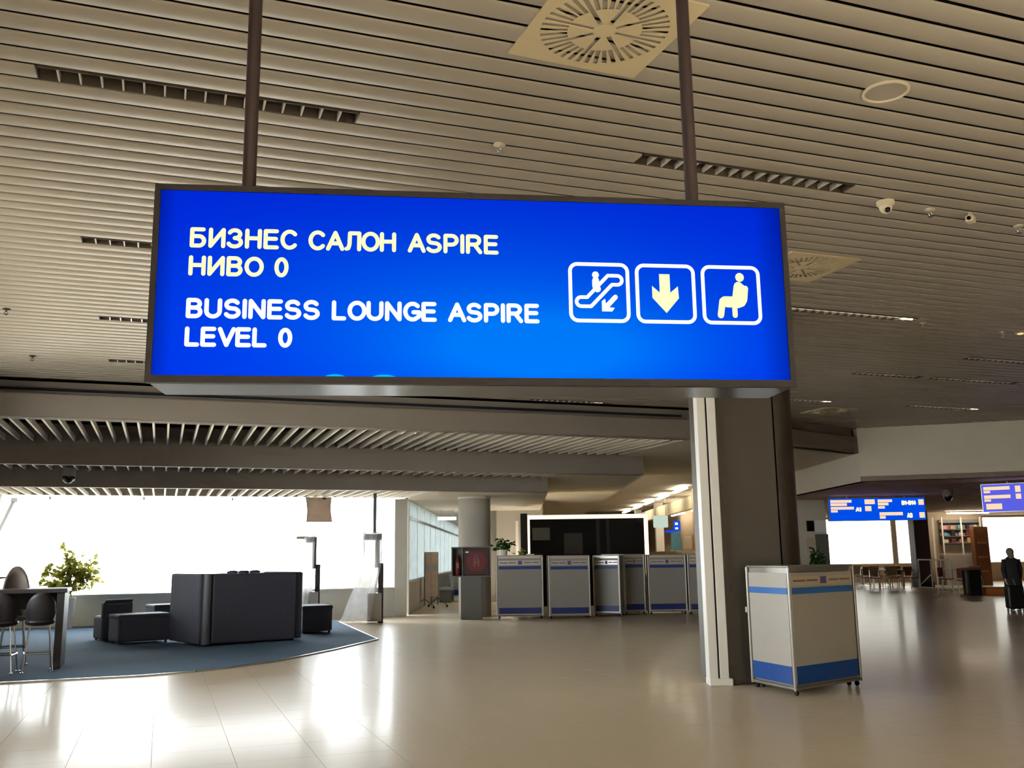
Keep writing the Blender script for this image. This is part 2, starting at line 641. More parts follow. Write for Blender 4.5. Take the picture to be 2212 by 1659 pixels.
tile_patch(TX1, 12.6, 1.8, 25.8, T)
tile_patch(TX0, TX1, TY1, 25.8, T)
tile_patch(-18, TX0, 3, 25.2, 1.2)
tile_patch(TX0, TX1, 1.8, TY0, T)
tile_patch(12.6, 52, 1.8, 25.8, 1.2)
tile_patch(-18, 52, -12, 1.8, 2.0)
tile_patch(TX0, 52, 25.8, 76, 1.2)
ro = rest.build('floor_tile_field', 'floor', floor)
ro['kind'] = 'stuff'

# carpet island
car = [(-3.58, 14.05), (-.2, 14.02), (.5, 14.2), (1.01, 14.5), (1.6, 15.0), (2.05, 15.54), (2.75, 16.45), (3.85, 18.12), (4.05, 23.4), (4.05, 25.1), (-3.58, 25.1)]
carpet = thing('carpet', 'blue grey carpet island under the dark lounge seats by the window', 'carpet')
MB().prism(car, 0.0, 0.022).build('pile', 'carpet', carpet)
edge = MB()
for a, b in zip(car[:9], car[1:9]):
    d = Vector((b[0] - a[0], b[1] - a[1])).normalized()
    n = Vector((d.y, -d.x))
    edge.prism([(a[0], a[1]), (b[0] + d.x * .004, b[1] + d.y * .004), (b[0] + n.x * .05, b[1] + n.y * .05), (a[0] + n.x * .05, a[1] + n.y * .05)], 0, 0.02)
edge.build('edge_trim', 'alu', carpet)

# ------------------------------------------------------------------ structure: ceiling
ceil = MB()
ceil.box((9, 11.2, CEIL + .16), (33, 17.0, .04))
ceil = struct(ceil.build('ceiling', 'ceiling_void'), 'beige linear slat ceiling over the hall')
pl = MB()
pl.box((35.5, 2.7, CEIL + .03), (21.0, 29.4, .06))
pl.box((9.0, .75, CEIL + .03), (32.2, 4.7, .06)).box((9.0, -10.2, CEIL + .03), (32.2, 3.6, .06)).box((-3.95, -5, CEIL + .03), (.7, 6.6, .06)).box((17.75, -5, CEIL + .03), (14.5, 6.6, .06))
struct(pl.build('ceiling_field', 'ceiling_plain', ceil))

PITCHS = 0.195
SX0, SX1 = -3.6, 25.0


def slat_profile():
    w, g = PITCHS, 0.036
    h = (w - g) / 2
    p = [(-h, .014), (-h, .009), (-h + .003, .003), (-h + .010, 0), (h - .010, 0), (h - .003, .003), (h, .009), (h, .014)]
    return p


prof = slat_profile()
sm = MB()
k = len(prof)
sm.add([(0, y, z) for y, z in prof] + [(1, y, z) for y, z in prof], [(j, j + 1, k + j + 1, k + j) for j in range(k - 1)] + [(k - 1, 0, k, 2 * k - 1), tuple(range(k))[::-1], tuple(range(k, 2 * k))])
slat_mesh = sm.mesh('slat', 'slat', True)

# fixtures let into single slat bays: bay, x0, x1, label, lit
FIX = [
    (3, -.88, 1.13, 'long recessed louvre light crossed by the first suspension pole of the sign', 0),
    (3, 3.30, 5.28, 'long recessed louvre light just above the sign top by the second pole', 0),
    (20, -.86, 1.15, 'recessed louvre light with pale dots peeking out beside the sign, upper of three', 0),
    (36, -.88, 1.12, 'thin dark recessed light peeking out beside the sign, middle of three', 0),
    (50, -.90, 1.10, 'thin dark recessed light peeking out beside the sign, lowest of three', 0),
    (21, 7.20, 9.20, 'lit louvre light with a bright end tip, beside the sign above the far boards', 2),
    (38, 10.95, 12.40, 'faint unlit recessed light in the middle of the dim far ceiling', 0),
    (38, 12.62, 14.60, 'faint recessed light nearer the picture edge in the dim far ceiling', 0),
    (30, 11.85, 13.70, 'barely visible recessed light high in the dim far ceiling by the picture edge', 0),
    (52, 10.70, 12.66, 'lit louvre light just above the far ceiling diffuser beside the column', 2),
    (52, 14.60, 16.52, 'lit dotted louvre light above the big bulkhead', 2),
    (59, 6.60, 8.20, 'pale recessed light below the sign bottom, at the ceiling end', 1),
]
ROWS = range(-12, 60)
for kk in list(ROWS) + list(range(60, 71)):
    x0, x1 = (SX0, SX1) if kk < 60 else (11.3, 22.0)
    yc = 5.448 + PITCHS * (kk + 0.5)
    cuts = sorted((a, b) for r_, a, b, _, _ in FIX if r_ == kk)
    segs, cur = [], x0
    for a, b in cuts:
        segs.append((cur, a))
        cur = b
    segs.append((cur, x1))
    for a, b in segs:
        o = bpy.data.objects.new('slat', slat_mesh)
        o.location = (a, yc, CEIL)
        o.scale = (b - a, 1, 1)
        o.parent = ceil
        COL.objects.link(o)

for bay, a, b, lab, lit in FIX:
    yc = 5.448 + PITCHS * (bay + 0.5)
    f = thing('ceiling_light', lab, 'ceiling light', (a, yc, CEIL), 0, 'louvre lights let into the slat ceiling')
    Lx, hw = b - a, PITCHS / 2 - .012
    ho = MB()
    ho.box((Lx / 2, -hw + .004, .05), (Lx, .008, .10)).box((Lx / 2, hw - .004, .05), (Lx, .008, .10))
    ho.box((Lx / 2, 0, .103), (Lx, 2 * hw, .006)).box((.004, 0, .05), (.008, 2 * hw, .1)).box((Lx - .004, 0, .05), (.008, 2 * hw, .1))
    ho.build('housing', 'trough', f)
    tb = MB().tube([(.05, 0, .075), (Lx - .05, 0, .075)], .013, 8)
    tb.build('tube_lamp', 'pot_white', f, True)
    if lit:
        MB().tube([(.04, 0, .03), (Lx - .24, 0, .03)], .016, 8).build('lit_tube', 'lamp_dim', f, True)
        MB().tube([(Lx - .22, 0, .022), (Lx - .03, 0, .022)], .024, 8).build('lit_lamp_end', 'lamp_tube' if lit == 2 else 'lamp_dim', f, True)
    nb = round(Lx / .124)
    lm = MB().box((0, 0, .024), (.012, 2 * hw - .016, .046)).mesh('louver_blade', 'louver')
    for j in range(1, nb):
        o = bpy.data.objects.new('louver_blade', lm)
        o.location = (Lx * j / nb, 0, 0)
        o.parent = f
        COL.objects.link(o)


# swirl diffusers -----------------------------------------------------
def make_diffuser(loc, rz, label):
    t = thing('ceiling_diffuser', label, 'air diffuser', loc, rz, 'square swirl diffusers in the slat ceiling')
    s, Rr = .43, .375
    n = 40
    # square plate with a round opening
    pm = MB()
    out, inn = [], []
    for j in range(n):
        th = 2 * math.pi * j / n
        c_, s_ = math.cos(th), math.sin(th)
        m_ = s / max(abs(c_), abs(s_))
        out.append((c_ * m_, s_ * m_))
        inn.append((c_ * Rr, s_ * Rr))
    pts = [(x, y, -.012) for x, y in out] + [(x, y, -.012) for x, y in inn] + [(x, y, 0) for x, y in out] + [(x, y, -.006) for x, y in inn]
    fs = []
    for j in range(n):
        q = (j + 1) % n
        fs += [(j, n + j, n + q, q), (j, q, 2 * n + q, 2 * n + j), (n + j, 3 * n + j, 3 * n + q, n + q)]
    pm.add(pts, fs).build('face_plate', 'diffuser', t)
    MB().lathe((0, 0, .02), [(.42, 0), (.42, .02)], 32).build('dark_throat', 'slot_black', t)
    # outer ring blades between the slots
    r0, r1 = .215, .376
    sw = .0140

    def blade(ra, rb, th0, th1, gap):
        b = MB()
        seg = 3
        P = []
        for r_ in (ra, rb):
            g = gap / r_
            for i_ in range(seg + 1):
                th = th0 + g + (th1 - th0 - 2 * g) * i_ / seg
                P.append((r_ * math.cos(th), r_ * math.sin(th)))
        poly = P[:seg + 1] + P[seg + 1:][::-1]
        return b.prism(poly, -.012, -.007)
    ob = blade(r0, r1, 0, 2 * math.pi / n, sw).mesh('swirl_blade', 'diffuser')
    for j in range(n):
        o = bpy.data.objects.new('swirl_blade', ob)
        o.rotation_euler.z = 2 * math.pi * j / n
        o.parent = t
        COL.objects.link(o)
    ib = blade(.068, r0 + .002, 0, 2 * math.pi / 8, sw).mesh('inner_sector', 'diffuser')
    for j in range(8):
        o = bpy.data.objects.new('inner_sector', ib)
        o.rotation_euler.z = 2 * math.pi * j / 8
        o.parent = t
        COL.objects.link(o)
    MB().lathe((0, 0, -.013), [(.069, .02), (.069, 0), (.02, -.002)], 24).build('hub', 'diffuser', t)
    return t


make_diffuser((2.265, 4.545, CEIL), R(2), 'large square swirl diffuser above the sign, its round slots cut by the picture top')
make_diffuser((6.27, 8.10, CEIL), 0, 'square swirl diffuser half hidden behind the side edge of the sign')
make_diffuser((13.4, 16.70, CEIL), 0, 'small far swirl diffuser in the dim ceiling next to the column')

# small ceiling things
t = thing('ceiling_speaker', 'round flush loudspeaker with a pale ring in the slat ceiling', 'speaker', (4.36, 4.63, CEIL))
MB().lathe((0, 0, 0), [(.15, 0), (.15, -.012), (.135, -.014), (.132, 0)], 32).build('ring', 'cream_plastic', t, True)
MB().lathe((0, 0, -.004), [(.133, 0), (.05, -.002)], 32).build('grille', 'slat', t, True)


def sprinkler(loc, lab, dark=False):
    t = thing('sprinkler', lab, 'sprinkler', (loc[0], loc[1], CEIL), 0, 'sprinklers in the slat ceiling')
    m_ = 'slot_black' if dark else 'chrome'
    MB().lathe((0, 0, 0), [(.045, 0), (.045, -.006), (.014, -.01)], 16).build('rosette', 'cream_plastic' if not dark else 'slot_black', t, True)
    MB().tube([(0, 0, -.005), (0, 0, -.035)], .008, 8).build('stem', m_, t)
    MB().tube([(.0, 0, -.03), (.022, 0, -.045), (.004, 0, -.065)], .003, 6).tube([(.0, 0, -.03), (-.022, 0, -.045), (-.004, 0, -.065)], .003, 6).build('frame_arms', m_, t)
    MB().lathe((0, 0, -.07), [(.02, .003), (.024, 0), (.004, 0)], 12).build('deflector', m_, t)


sprinkler((2.20, 6.21), 'chrome sprinkler above the middle of the sign')
sprinkler((6.30, 6.29), 'chrome sprinkler between the dome camera and the small box camera')
sprinkler((7.44, 6.38), 'chrome sprinkler at the picture edge past the small box camera')
sprinkler((-1.89, 12.41), 'dark sprinkler at the picture edge in the bright ceiling, upper one', True)
sprinkler((-1.93, 15.24), 'dark sprinkler in the bright ceiling, lower one near the soffit', True)
sprinkler((9.42, 9.72), 'tiny sprinkler beyond the bright tip of the lit louvre light')
sprinkler((10.93, 9.83), 'tiny sprinkler far out towards the picture edge near the amber spot')

t = thing('dome_camera', 'cream dome camera under the slat ceiling beside the sign', 'camera', (5.78, 6.26, CEIL))
MB().lathe((0, 0, 0), [(.075, 0), (.075, -.03), (.06, -.045)], 24).build('base', 'cream_plastic', t, True)
MB().ball((0, 0, -.05), .055, 18, 10, (1, 1, 1.15)).build('dome', 'cream_plastic', t, True)
MB().ball((-.012, -.03, -.085), .026, 12, 8).build('lens', 'lens_dark', t, True)
t = thing('box_camera', 'small cream box camera on the slat ceiling right of a sprinkler', 'camera', (6.72, 6.25, CEIL), R(30))
MB().box((0, 0, -.06), (.10, .07, .06)).build('housing', 'cream_plastic', t, bevel=.012)
MB().tube([(0, 0, 0), (0, 0, -.04)], .018, 10).build('mount', 'cream_plastic', t)
MB().tube([(-.05, 0, -.062), (-.062, 0, -.064)], .018, 12).build('lens', 'lens_dark', t)
t = thing('spot_lamp', 'small amber spot lamp at the picture edge of the ceiling', 'lamp', (11.19, 9.76, CEIL))
MB().lathe((0, 0, 0), [(.07, 0), (.07, -.015), (.05, -.018)], 20).build('ring', 'cream_plastic', t, True)
MB().lathe((0, 0, -.01), [(.045, 0), (.04, -.015)], 16).build('bulb', 'lamp_amber', t, True)

# ------------------------------------------------------------------ structure: stepped soffits
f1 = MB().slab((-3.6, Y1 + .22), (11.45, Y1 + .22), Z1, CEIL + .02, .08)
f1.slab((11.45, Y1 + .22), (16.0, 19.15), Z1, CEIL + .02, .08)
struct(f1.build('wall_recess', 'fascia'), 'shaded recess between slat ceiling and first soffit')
t1 = MB().slab((-3.6, Y1), (11.5, Y1), Z1, 4.29, .2).slab((11.5, Y1), (16.0, 18.95), Z1, 4.29, .2)
t1 = struct(t1.build('trim_1', 'fascia', bevel=.03), 'first grey soffit band below the slat ceiling')
t2 = MB().slab((-3.6, Y2), (11.0, Y2), Z2, Z1 + .35, .15)
t2 = struct(t2.build('trim_2', 'fascia'), 'second grey soffit band')
t3 = MB().slab((-3.6, Y3), (8.95, Y3), Z3, Z2 + .35, .15)
t3 = struct(t3.build('trim_3', 'fascia'), 'third and lowest grey soffit band above the window')


def level(trim, xa, xb, ya, yb, z, step, h):
    """open baffle ceiling: upright blades along the depth, each a part of the soffit"""
    bm_ = MB().box((0, (yb - ya) / 2, h / 2), (.035, yb - ya, h)).mesh('baffle_blade', 'baffle')
    n = int((xb - xa) / step)
    for j in range(n + 1):
        o = bpy.data.objects.new('baffle_blade', bm_)
        o.location = (xa + j * step, ya, z)
        o.parent = trim
        COL.objects.link(o)


level(t1, -3.5, 10.2, Y1 + .2, Y2 - .01, Z1, .25, .11)
level(t2, -3.5, 8.6, Y2 + .15, Y3 - .01, Z2, .25, .11)
level(t3, -3.5, 6.1, Y3 + .15, YW - .02, Z3, .25, .09)
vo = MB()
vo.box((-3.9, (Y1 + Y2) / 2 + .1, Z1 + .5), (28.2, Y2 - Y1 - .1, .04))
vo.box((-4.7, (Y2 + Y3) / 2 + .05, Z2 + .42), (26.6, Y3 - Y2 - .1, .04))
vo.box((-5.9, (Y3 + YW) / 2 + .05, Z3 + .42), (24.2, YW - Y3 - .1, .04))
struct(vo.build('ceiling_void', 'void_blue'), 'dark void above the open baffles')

p3 = [(6.2, Y3 + .02), (8.95, Y3 + .02), dl(34, .92), dl(34, -.8), dl(60, -.8), dl(60, -2.85), (6.25, YW + .06), (6.2, YW)]
p2 = [(8.7, Y2 + .02), (11.0, Y2 + .02), dl(46, 3.3), dl(46, -.8), (8.7, 26)]
p1 = [(10.3, Y1 + .03), (11.5, Y1 + .03), (16.0, 19.0), dl(60, 8.1), dl(60, -.8), (10.3, 26)]
struct(MB().prism(p3, Z3, Z3 + .3).build('ceiling_low', 'plaster'), 'lowest plain soffit over the glazed corridor')
struct(MB().prism(p2, Z2, Z2 + .3).build('ceiling_middle', 'plaster'), 'middle plain soffit step')
struct(MB().prism(p1, Z1, Z1 + .3).build('ceiling_upper', 'plaster'), 'plain soffit over the counters')

# bulkhead and dark ceiling on the shop side
B0, B1, B2 = dl(23.3, 8.5), dl(19.25, 22.0), dl(16.0, 34.0)
bk = MB().slab(B0, B1, ZD, CEIL + .05, .2).slab(B1, B2, ZD, CEIL + .05, .2).slab(dl(48, 8.05), B0, ZD, CEIL + .05, .2)
struct(bk.build('wall_bulkhead', 'plaster'), 'plain beige bulkhead where the ceiling steps down to the food court')
dc = [B0, B1, B2, dl(48.3, 34), dl(48.3, 8.05)]
struct(MB().prism(dc, ZD, ZD + .12).build('ceiling_dark', 'dark_ceiling'), 'low dark brown ceiling of the food court')

# ------------------------------------------------------------------ structure: outer walls, windows, roof
SKX = 10.5
RY0, RY1 = -1.78, -8.22
rf = MB().prism([(-4.4, RY0), (51, RY0), dl(48.6, 34.6), dl(48.6, 8.3), dl(60.3, 8.3), dl(60.3, -3.1), (6.2, 25.4), (-4.4, 25.4)], 5.2, 5.4)
rf.box((23.2, (RY1 - 12.2) / 2, 5.3), (55.2, 12.2 + RY1, .2)).prism([(-4.4, RY1), (-3.5, RY1), (-3.5, RY0), (-4.4, RY0)], 5.2, 5.4).prism([(SKX, RY1), (51, RY1), (51, RY0), (SKX, RY0)], 5.2, 5.4)
struct(rf.build('roof', 'plaster'))
wl = MB().box((-3.7, -2.6, 2.6), (.2, 19.2, 5.2)).box((-3.7, 20.6, 2.6), (.2, 9.2, 5.2)).box((-3.7, 11.5, .75), (.2, 9.0, 1.5)).box((-3.7, 11.5, 4.75), (.2, 9.0, .9))
wl = struct(wl.build('wall_left', 'plaster'), 'side wall of the hall with an added high window band')
gl_ = MB().box((0, 1.125, 2.9), (.016, 2.23, 2.8)).mesh('pane', 'window_glass')  # added window band, out of view, to light ceiling and podium from the left
for j in range(4):
    o = bpy.data.objects.new('pane', gl_)
    o.location = (-3.68, 7.0 + 2.25 * j, 0)
    o.parent = wl
    COL.objects.link(o)
struct(MB().box((22, -12.1, 2.6), (56, .2, 5.2)).build('wall_back', 'plaster'), 'rear wall of the hall')
sl = MB().box((-3.55, -5, 4.95), (.2, 6.6, .9)).box((10.6, -5, 4.95), (.2, 6.6, .9)).box((3.5, -8.3, 4.95), (14.4, .2, .9)).box((3.5, -1.7, 4.95), (14.4, .2, .9))  # added rooflight, unseen behind the camera, to light floor and ceiling
sl = struct(sl.build('ceiling_added_skylight', 'white_wall'), 'added rooflight shaft, out of view, over the rear of the hall')
gl_ = MB().box((1, 0, 5.4), (1.98, 6.38, .016)).mesh('pane', 'window_glass')
for j in range(7):
    o = bpy.data.objects.new('pane', gl_)
    o.location = (-3.5 + 2 * j, -5, 0)
    o.parent = sl
    COL.objects.link(o)
struct(MB().slab((50, -12), dl(48.3, 34.2), 0, 5.2, .2).build('wall_right', 'plaster'))
wf = MB()
wf.box((-6.08, YW + .09, .36), (24.1, .18, .72))
wf = struct(wf.build('wall_front', 'sill_grey'), 'grey low wall under the long window')
struct(MB().box((-6.08, YW + .09, (Z3 + 5.2) / 2 + .02), (24.1, .18, 5.16 - Z3)).build('wall_header', 'plaster', wf))
MB().box((-6.08, YW - .03, .735), (24.1, .26, .03)).build('window_sill', 'white_profile', wf)
MB().box((-6.08, YW - .02, .05), (24.1, .04, .1)).build('skirting', 'sill_grey', wf)
w1 = bpy.data.objects.new('window_1', None)
COL.objects.link(w1)
struct(w1, 'long overexposed window band behind the lounge')
gm = MB().box((1.05, 0, (Z3 + .75) / 2), (2.085, .016, Z3 - .75)).mesh('pane', 'window_glass')
bm2 = MB().box((0, -.02, Z3 - .03), (.03, .05, .08)).mesh('mullion_stub', 'post_grey')  # top ends of mullions; the rest left out as if washed out by glare
x = 5.82 - 2.1 * 12 + 2.1
while x < 5.8 - 1:
    o = bpy.data.objects.new('pane', gm)
    o.location = (x, YW + .06, 0)
    o.parent = w1
    COL.objects.link(o)
    o = bpy.data.objects.new('mullion_stub', bm2)
    o.location = (x, YW + .05, 0)
    o.parent = w1
    COL.objects.link(o)
    x += 2.1
MB().box((5.98, YW + .04, 1.53), (.34, .24, 3.06)).build('jamb', 'sill_grey', w1)

# glazed corridor wall beyond the window, along the depth direction
w2 = bpy.data.objects.new('window_2', None)
COL.objects.link(w2)
struct(w2, 'pale frosted glass wall of the corridor')
PW = 2.2
for j in range(15):
    a, b = dl(26.1 + PW * j + .03, -2.85), dl(26.1 + PW * (j + 1) - .03, -2.85)
    MB().slab(a, b, .9, 2.55, .02).build('pane', 'frosted', w2)
    MB().slab(a, b, 2.6, Z3, .02).build('transom_pane', 'frosted', w2)
    MB().slab(a, b, 0, .86, .06).build('lower_panel', 'white_wall', w2)
fr = MB()
for j in range(16):
    a, b = dl(26.1 + PW * j - .03, -2.85), dl(26.1 + PW * j + .03, -2.85)
    fr.slab(a, b, 0, Z3, .07)
fr.slab(dl(26.1, -2.85), dl(59.5, -2.85), 2.54, 2.61, .05).slab(dl(26.1, -2.85), dl(59.5, -2.85), .85, .91, .05)
fr.build('glazing_bars', 'alu', w2)
struct(MB().slab(dl(26, -2.95), dl(60.2, -2.95), Z3, 5.2, .15).build('wall_corridor_header', 'plaster'))
struct(MB().slab(dl(60, -3), dl(60, 8.3), 0, 5.2, .2).build('wall_corridor_end', 'white_wall'))
struct(MB().slab(dl(33, -.8), dl(33, 1.0), 0, Z1, .2).slab(dl(33, -.8), dl(60, -.8), 0, Z3, -.2).build('wall_corridor', 'white_wall'), 'pale wall behind the potted plant and the counters')
for j, l_ in enumerate((.05, .45)):
    a, b = dl(32.98, l_), dl(32.98, l_ + .10)
    struct(MB().slab(a, b, 0, 2.7, -.05).build('trim_4', 'white_profile'))
struct(MB().slab(dl(48, 8.1), dl(60, 8.1), 0, 5.2, .2).build('wall_shop_return', 'plaster'))

# food court end wall with windows
fw_ = MB()
for a, b, z0, z1 in ((8.1, 14.5, 0, 5.2), (20.5, 22.4, 0, 5.2), (28.0, 34.3, 0, 5.2), (14.5, 20.5, 0, .9), (14.5, 20.5, 3.1, 5.2), (22.4, 28, 0, .9), (22.4, 28, 3.1, 5.2)):
    fw_.slab(dl(48, a), dl(48, b), z0, z1, .25)
struct(fw_.build('wall_food_court', 'warm_wall'), 'end wall of the food court')
for n_, (a, b) in enumerate(((14.5, 20.5), (22.4, 28.0))):
    w = bpy.data.objects.new('window_%d' % (3 + n_), None)
    COL.objects.link(w)
    struct(w, 'bright overexposed food court window')
    for j in range(3):
        la, lb = a + (b - a) * j / 3 + .01, a + (b - a) * (j + 1) / 3 - .01
        MB().slab(dl(48.1, la), dl(48.1, lb), .9, 3.1, .016).build('pane', 'tinted_glass', w)
    if n_ == 0:
        MB().slab(dl(48.02, 18.85), dl(48.02, 19.1), .9, 3.1, .1).build('mullion', 'white_wall', w)
# pavement outside
ap = MB().box((17, 95, -.35), (300, 139.2, .1)).box((-168, 0, -.35), (300, 300, .1))
struct(ap.build('ground', 'sill_grey'), 'pale concrete apron outside the windows')

# ------------------------------------------------------------------ main hanging sign
SA = R(-13.25)
sg = thing('hanging_sign', 'large backlit blue hanging sign with white bilingual lettering and three pictograms', 'sign', (-.106, 4.299, 2.258), SA)
W, H, DP = 2.92, .90, .32
body = MB()
body.box((W / 2, DP / 2 + .01, H / 2), (W - .01, DP - .02, H - .012))
body.build('box', 'sign_pole', sg)
MB().box((W / 2, DP / 2 + .004, .004), (W - .03, DP - .03, .012)).build('underside', 'brushed', sg)
fm = MB()
for bx in (((W / 2, .01, .0145), (W, .03, .033)), ((W / 2, .01, H - .014), (W, .03, .028)), ((.013, .01, H / 2), (.027, .03, H - .06)), ((W - .013, .01, H / 2), (.027, .03, H - .06))):
    fm.box(*bx)
fm.build('frame', 'sign_frame', sg)
MB().box((W / 2, .006, H / 2), (W - .05, .008, H - .05)).build('light_panel', 'sign_face', sg)
for px in (.383, 2.51):
    MB().tube([(px, .14, H - .01), (px, .14, CEIL - 2.258 - .005)], .032, 16).build('suspension_pole', 'sign_pole', sg, True)
    MB().lathe((px, .14, CEIL - 2.258 - .03), [(.055, 0), (.055, .028)], 20).build('ceiling_flange', 'sign_pole', sg, True)
YL = -.0035
lettering('lettering', 'БИЗНЕС САЛОН ASPIRE', .160, 1.533, .606, .700, .0093, YL, 'letter_cream', sg)
lettering('lettering', 'НИВО 0', .160, .592, .477, .570, .0093, YL, 'letter_cream', sg)
lettering('lettering', 'BUSINESS LOUNGE ASPIRE', .158, 1.717, .284, .376, .0097, YL, 'letter_white', sg)
lettering('lettering', 'LEVEL 0', .158, .617, .157, .247, .0097, YL, 'letter_white', sg)


def rrect(x0, z0, x1, z1, r):
    return arc(x1 - r, z1 - r, r, r, 0, 90, 6) + arc(x0 + r, z1 - r, r, r, 90, 180, 6) + arc(x0 + r, z0 + r, r, r, 180, 270, 6) + arc(x1 - r, z0 + r, r, r, 270, 360, 6) + [(x1, z1 - r)]


def picto(x0, name):
    b = MB()
    h_ = .0088
    strokes(b, [rrect(x0 + h_, .292 + h_, x0 + .288 - h_, .579 - h_, .034)], h_, YL)
    return b.build(name, 'letter_white', sg)


def fill(b, pts, y=YL):
    b.add([(p[0], y, p[1]) for p in pts], [tuple(range(len(pts)))])


def U(x0, s, pts):
    """unit square of a pictogram (0..1, 0..1) to the sign face"""
    return [(x0 + .288 * p[0], .291 + .288 * p[1]) for p in pts]


ic = picto(1.856, 'pictogram_frame')
b = MB()
x0 = 1.856
esc = [(.20, .27), (.36, .27), (.71, .635), (.80, .635)] + [(.80 + .075 * math.cos(R(a)), .71 + .075 * math.sin(R(a))) for a in range(-90, 91, 20)] + [(.68, .785), (.645, .785), (.30, .42), (.20, .42)] + [(.20 + .075 * math.cos(R(a)), .345 + .075 * math.sin(R(a))) for a in range(90, 271, 20)]
strokes(b, [U(x0, 1, esc + [esc[0]])], .0085, YL)
strokes(b, [U(x0, 1, [(.445, .70), (.445, .60), (.47, .56)])], .0165, YL)
strokes(b, [U(x0, 1, [(.445, .79)])], .0165, YL)
strokes(b, [U(x0, 1, [(.445, .79), (.445, .795)])], .0165, YL)
strokes(b, [U(x0, 1, [(.76, .43), (.60, .26)])], .0115, YL)
fill(b, U(x0, 1, [(.535, .19), (.70, .19), (.745, .25), (.66, .26), (.60, .33), (.59, .40), (.535, .36)]))
b.build('escalator_pictogram', 'letter_white', ic)
ic = picto(2.171, 'pictogram_frame')
b = MB()
ar = [(.40, .83), (.575, .83), (.575, .52), (.705, .63), (.715, .43), (.50, .18), (.275, .43), (.275, .63), (.40, .52)]
fill(b, U(2.171, 1, [ar[0], ar[1], ar[2], ar[8]]))
fill(b, U(2.171, 1, [ar[2], ar[3], ar[4], ar[5]]))
fill(b, U(2.171, 1, [ar[8], ar[2], ar[5]]))
fill(b, U(2.171, 1, [ar[8], ar[5], ar[6], ar[7]]))
b.build('down_arrow_pictogram', 'letter_cream', ic)
ic = picto(2.487, 'pictogram_frame')
b = MB()
x0 = 2.487
strokes(b, [U(x0, 1, [(.655, .80), (.655, .805)])], .0215, YL)
strokes(b, [U(x0, 1, [(.625, .65), (.585, .42)]), U(x0, 1, [(.66, .62), (.64, .42)])], .0225, YL)
strokes(b, [U(x0, 1, [(.60, .41), (.38, .41)]), U(x0, 1, [(.60, .36), (.42, .36)])], .0195, YL)
strokes(b, [U(x0, 1, [(.345, .40), (.305, .16)])], .0155, YL)
strokes(b, [U(x0, 1, [(.545, .32), (.545, .16)])], .0125, YL)
strokes(b, [U(x0, 1, [(.745, .62), (.72, .42), (.68, .355), (.60, .325)])], .0125, YL)
b.build('seated_person_pictogram', 'letter_cream', ic)

# ------------------------------------------------------------------ column
col = thing('column', 'big brown metal clad column with a white double profile down one side', 'column', (0, 0, 0))
body_poly = [dl(11.47, 2.36), dl(11.47, 3.165)]
bp = MB().prism([dl(11.47, 2.36), dl(11.47, 3.165), dl(11.56, 3.165), dl(12.55, 3.165), dl(12.55, 2.36)], 0, CEIL)
bp.build('front_cladding', 'column_metal', col)
rp = [dl(12.55, 3.185), dl(11.47, 3.185)] + [dl(11.87 - .40 * math.cos(R(a)), 3.16 + .34 * math.sin(R(a))) for a in range(8, 91, 8)] + [dl(12.15, 3.5), dl(12.5, 3.4)]
MB().prism(rp, 0, CEIL).build('rounded_cladding', 'column_metal', col, True)
MB().prism([dl(11.53, 3.15), dl(11.53, 3.20), dl(12.5, 3.20), dl(12.5, 3.15)], 0, CEIL).build('dark_joint', 'slot_black', col)
for l0 in (2.235, 2.36):
    MB().prism([dl(11.40, l0), dl(11.40, l0 + .105), dl(11.6, l0 + .105), dl(11.6, l0)], .07, CEIL).build('white_profile', 'white_profile', col, bevel=.008)
MB().prism([dl(11.45, 2.33), dl(11.45, 2.37), dl(11.6, 2.37), dl(11.6, 2.33)], .07, CEIL).build('profile_joint', 'slot_black', col)
MB().prism([dl(11.36, 2.23), dl(11.36, 2.50), dl(11.6, 2.50), dl(11.6, 2.23)], 0, .08).build('profile_foot', 'white_profile', col, bevel=.01)


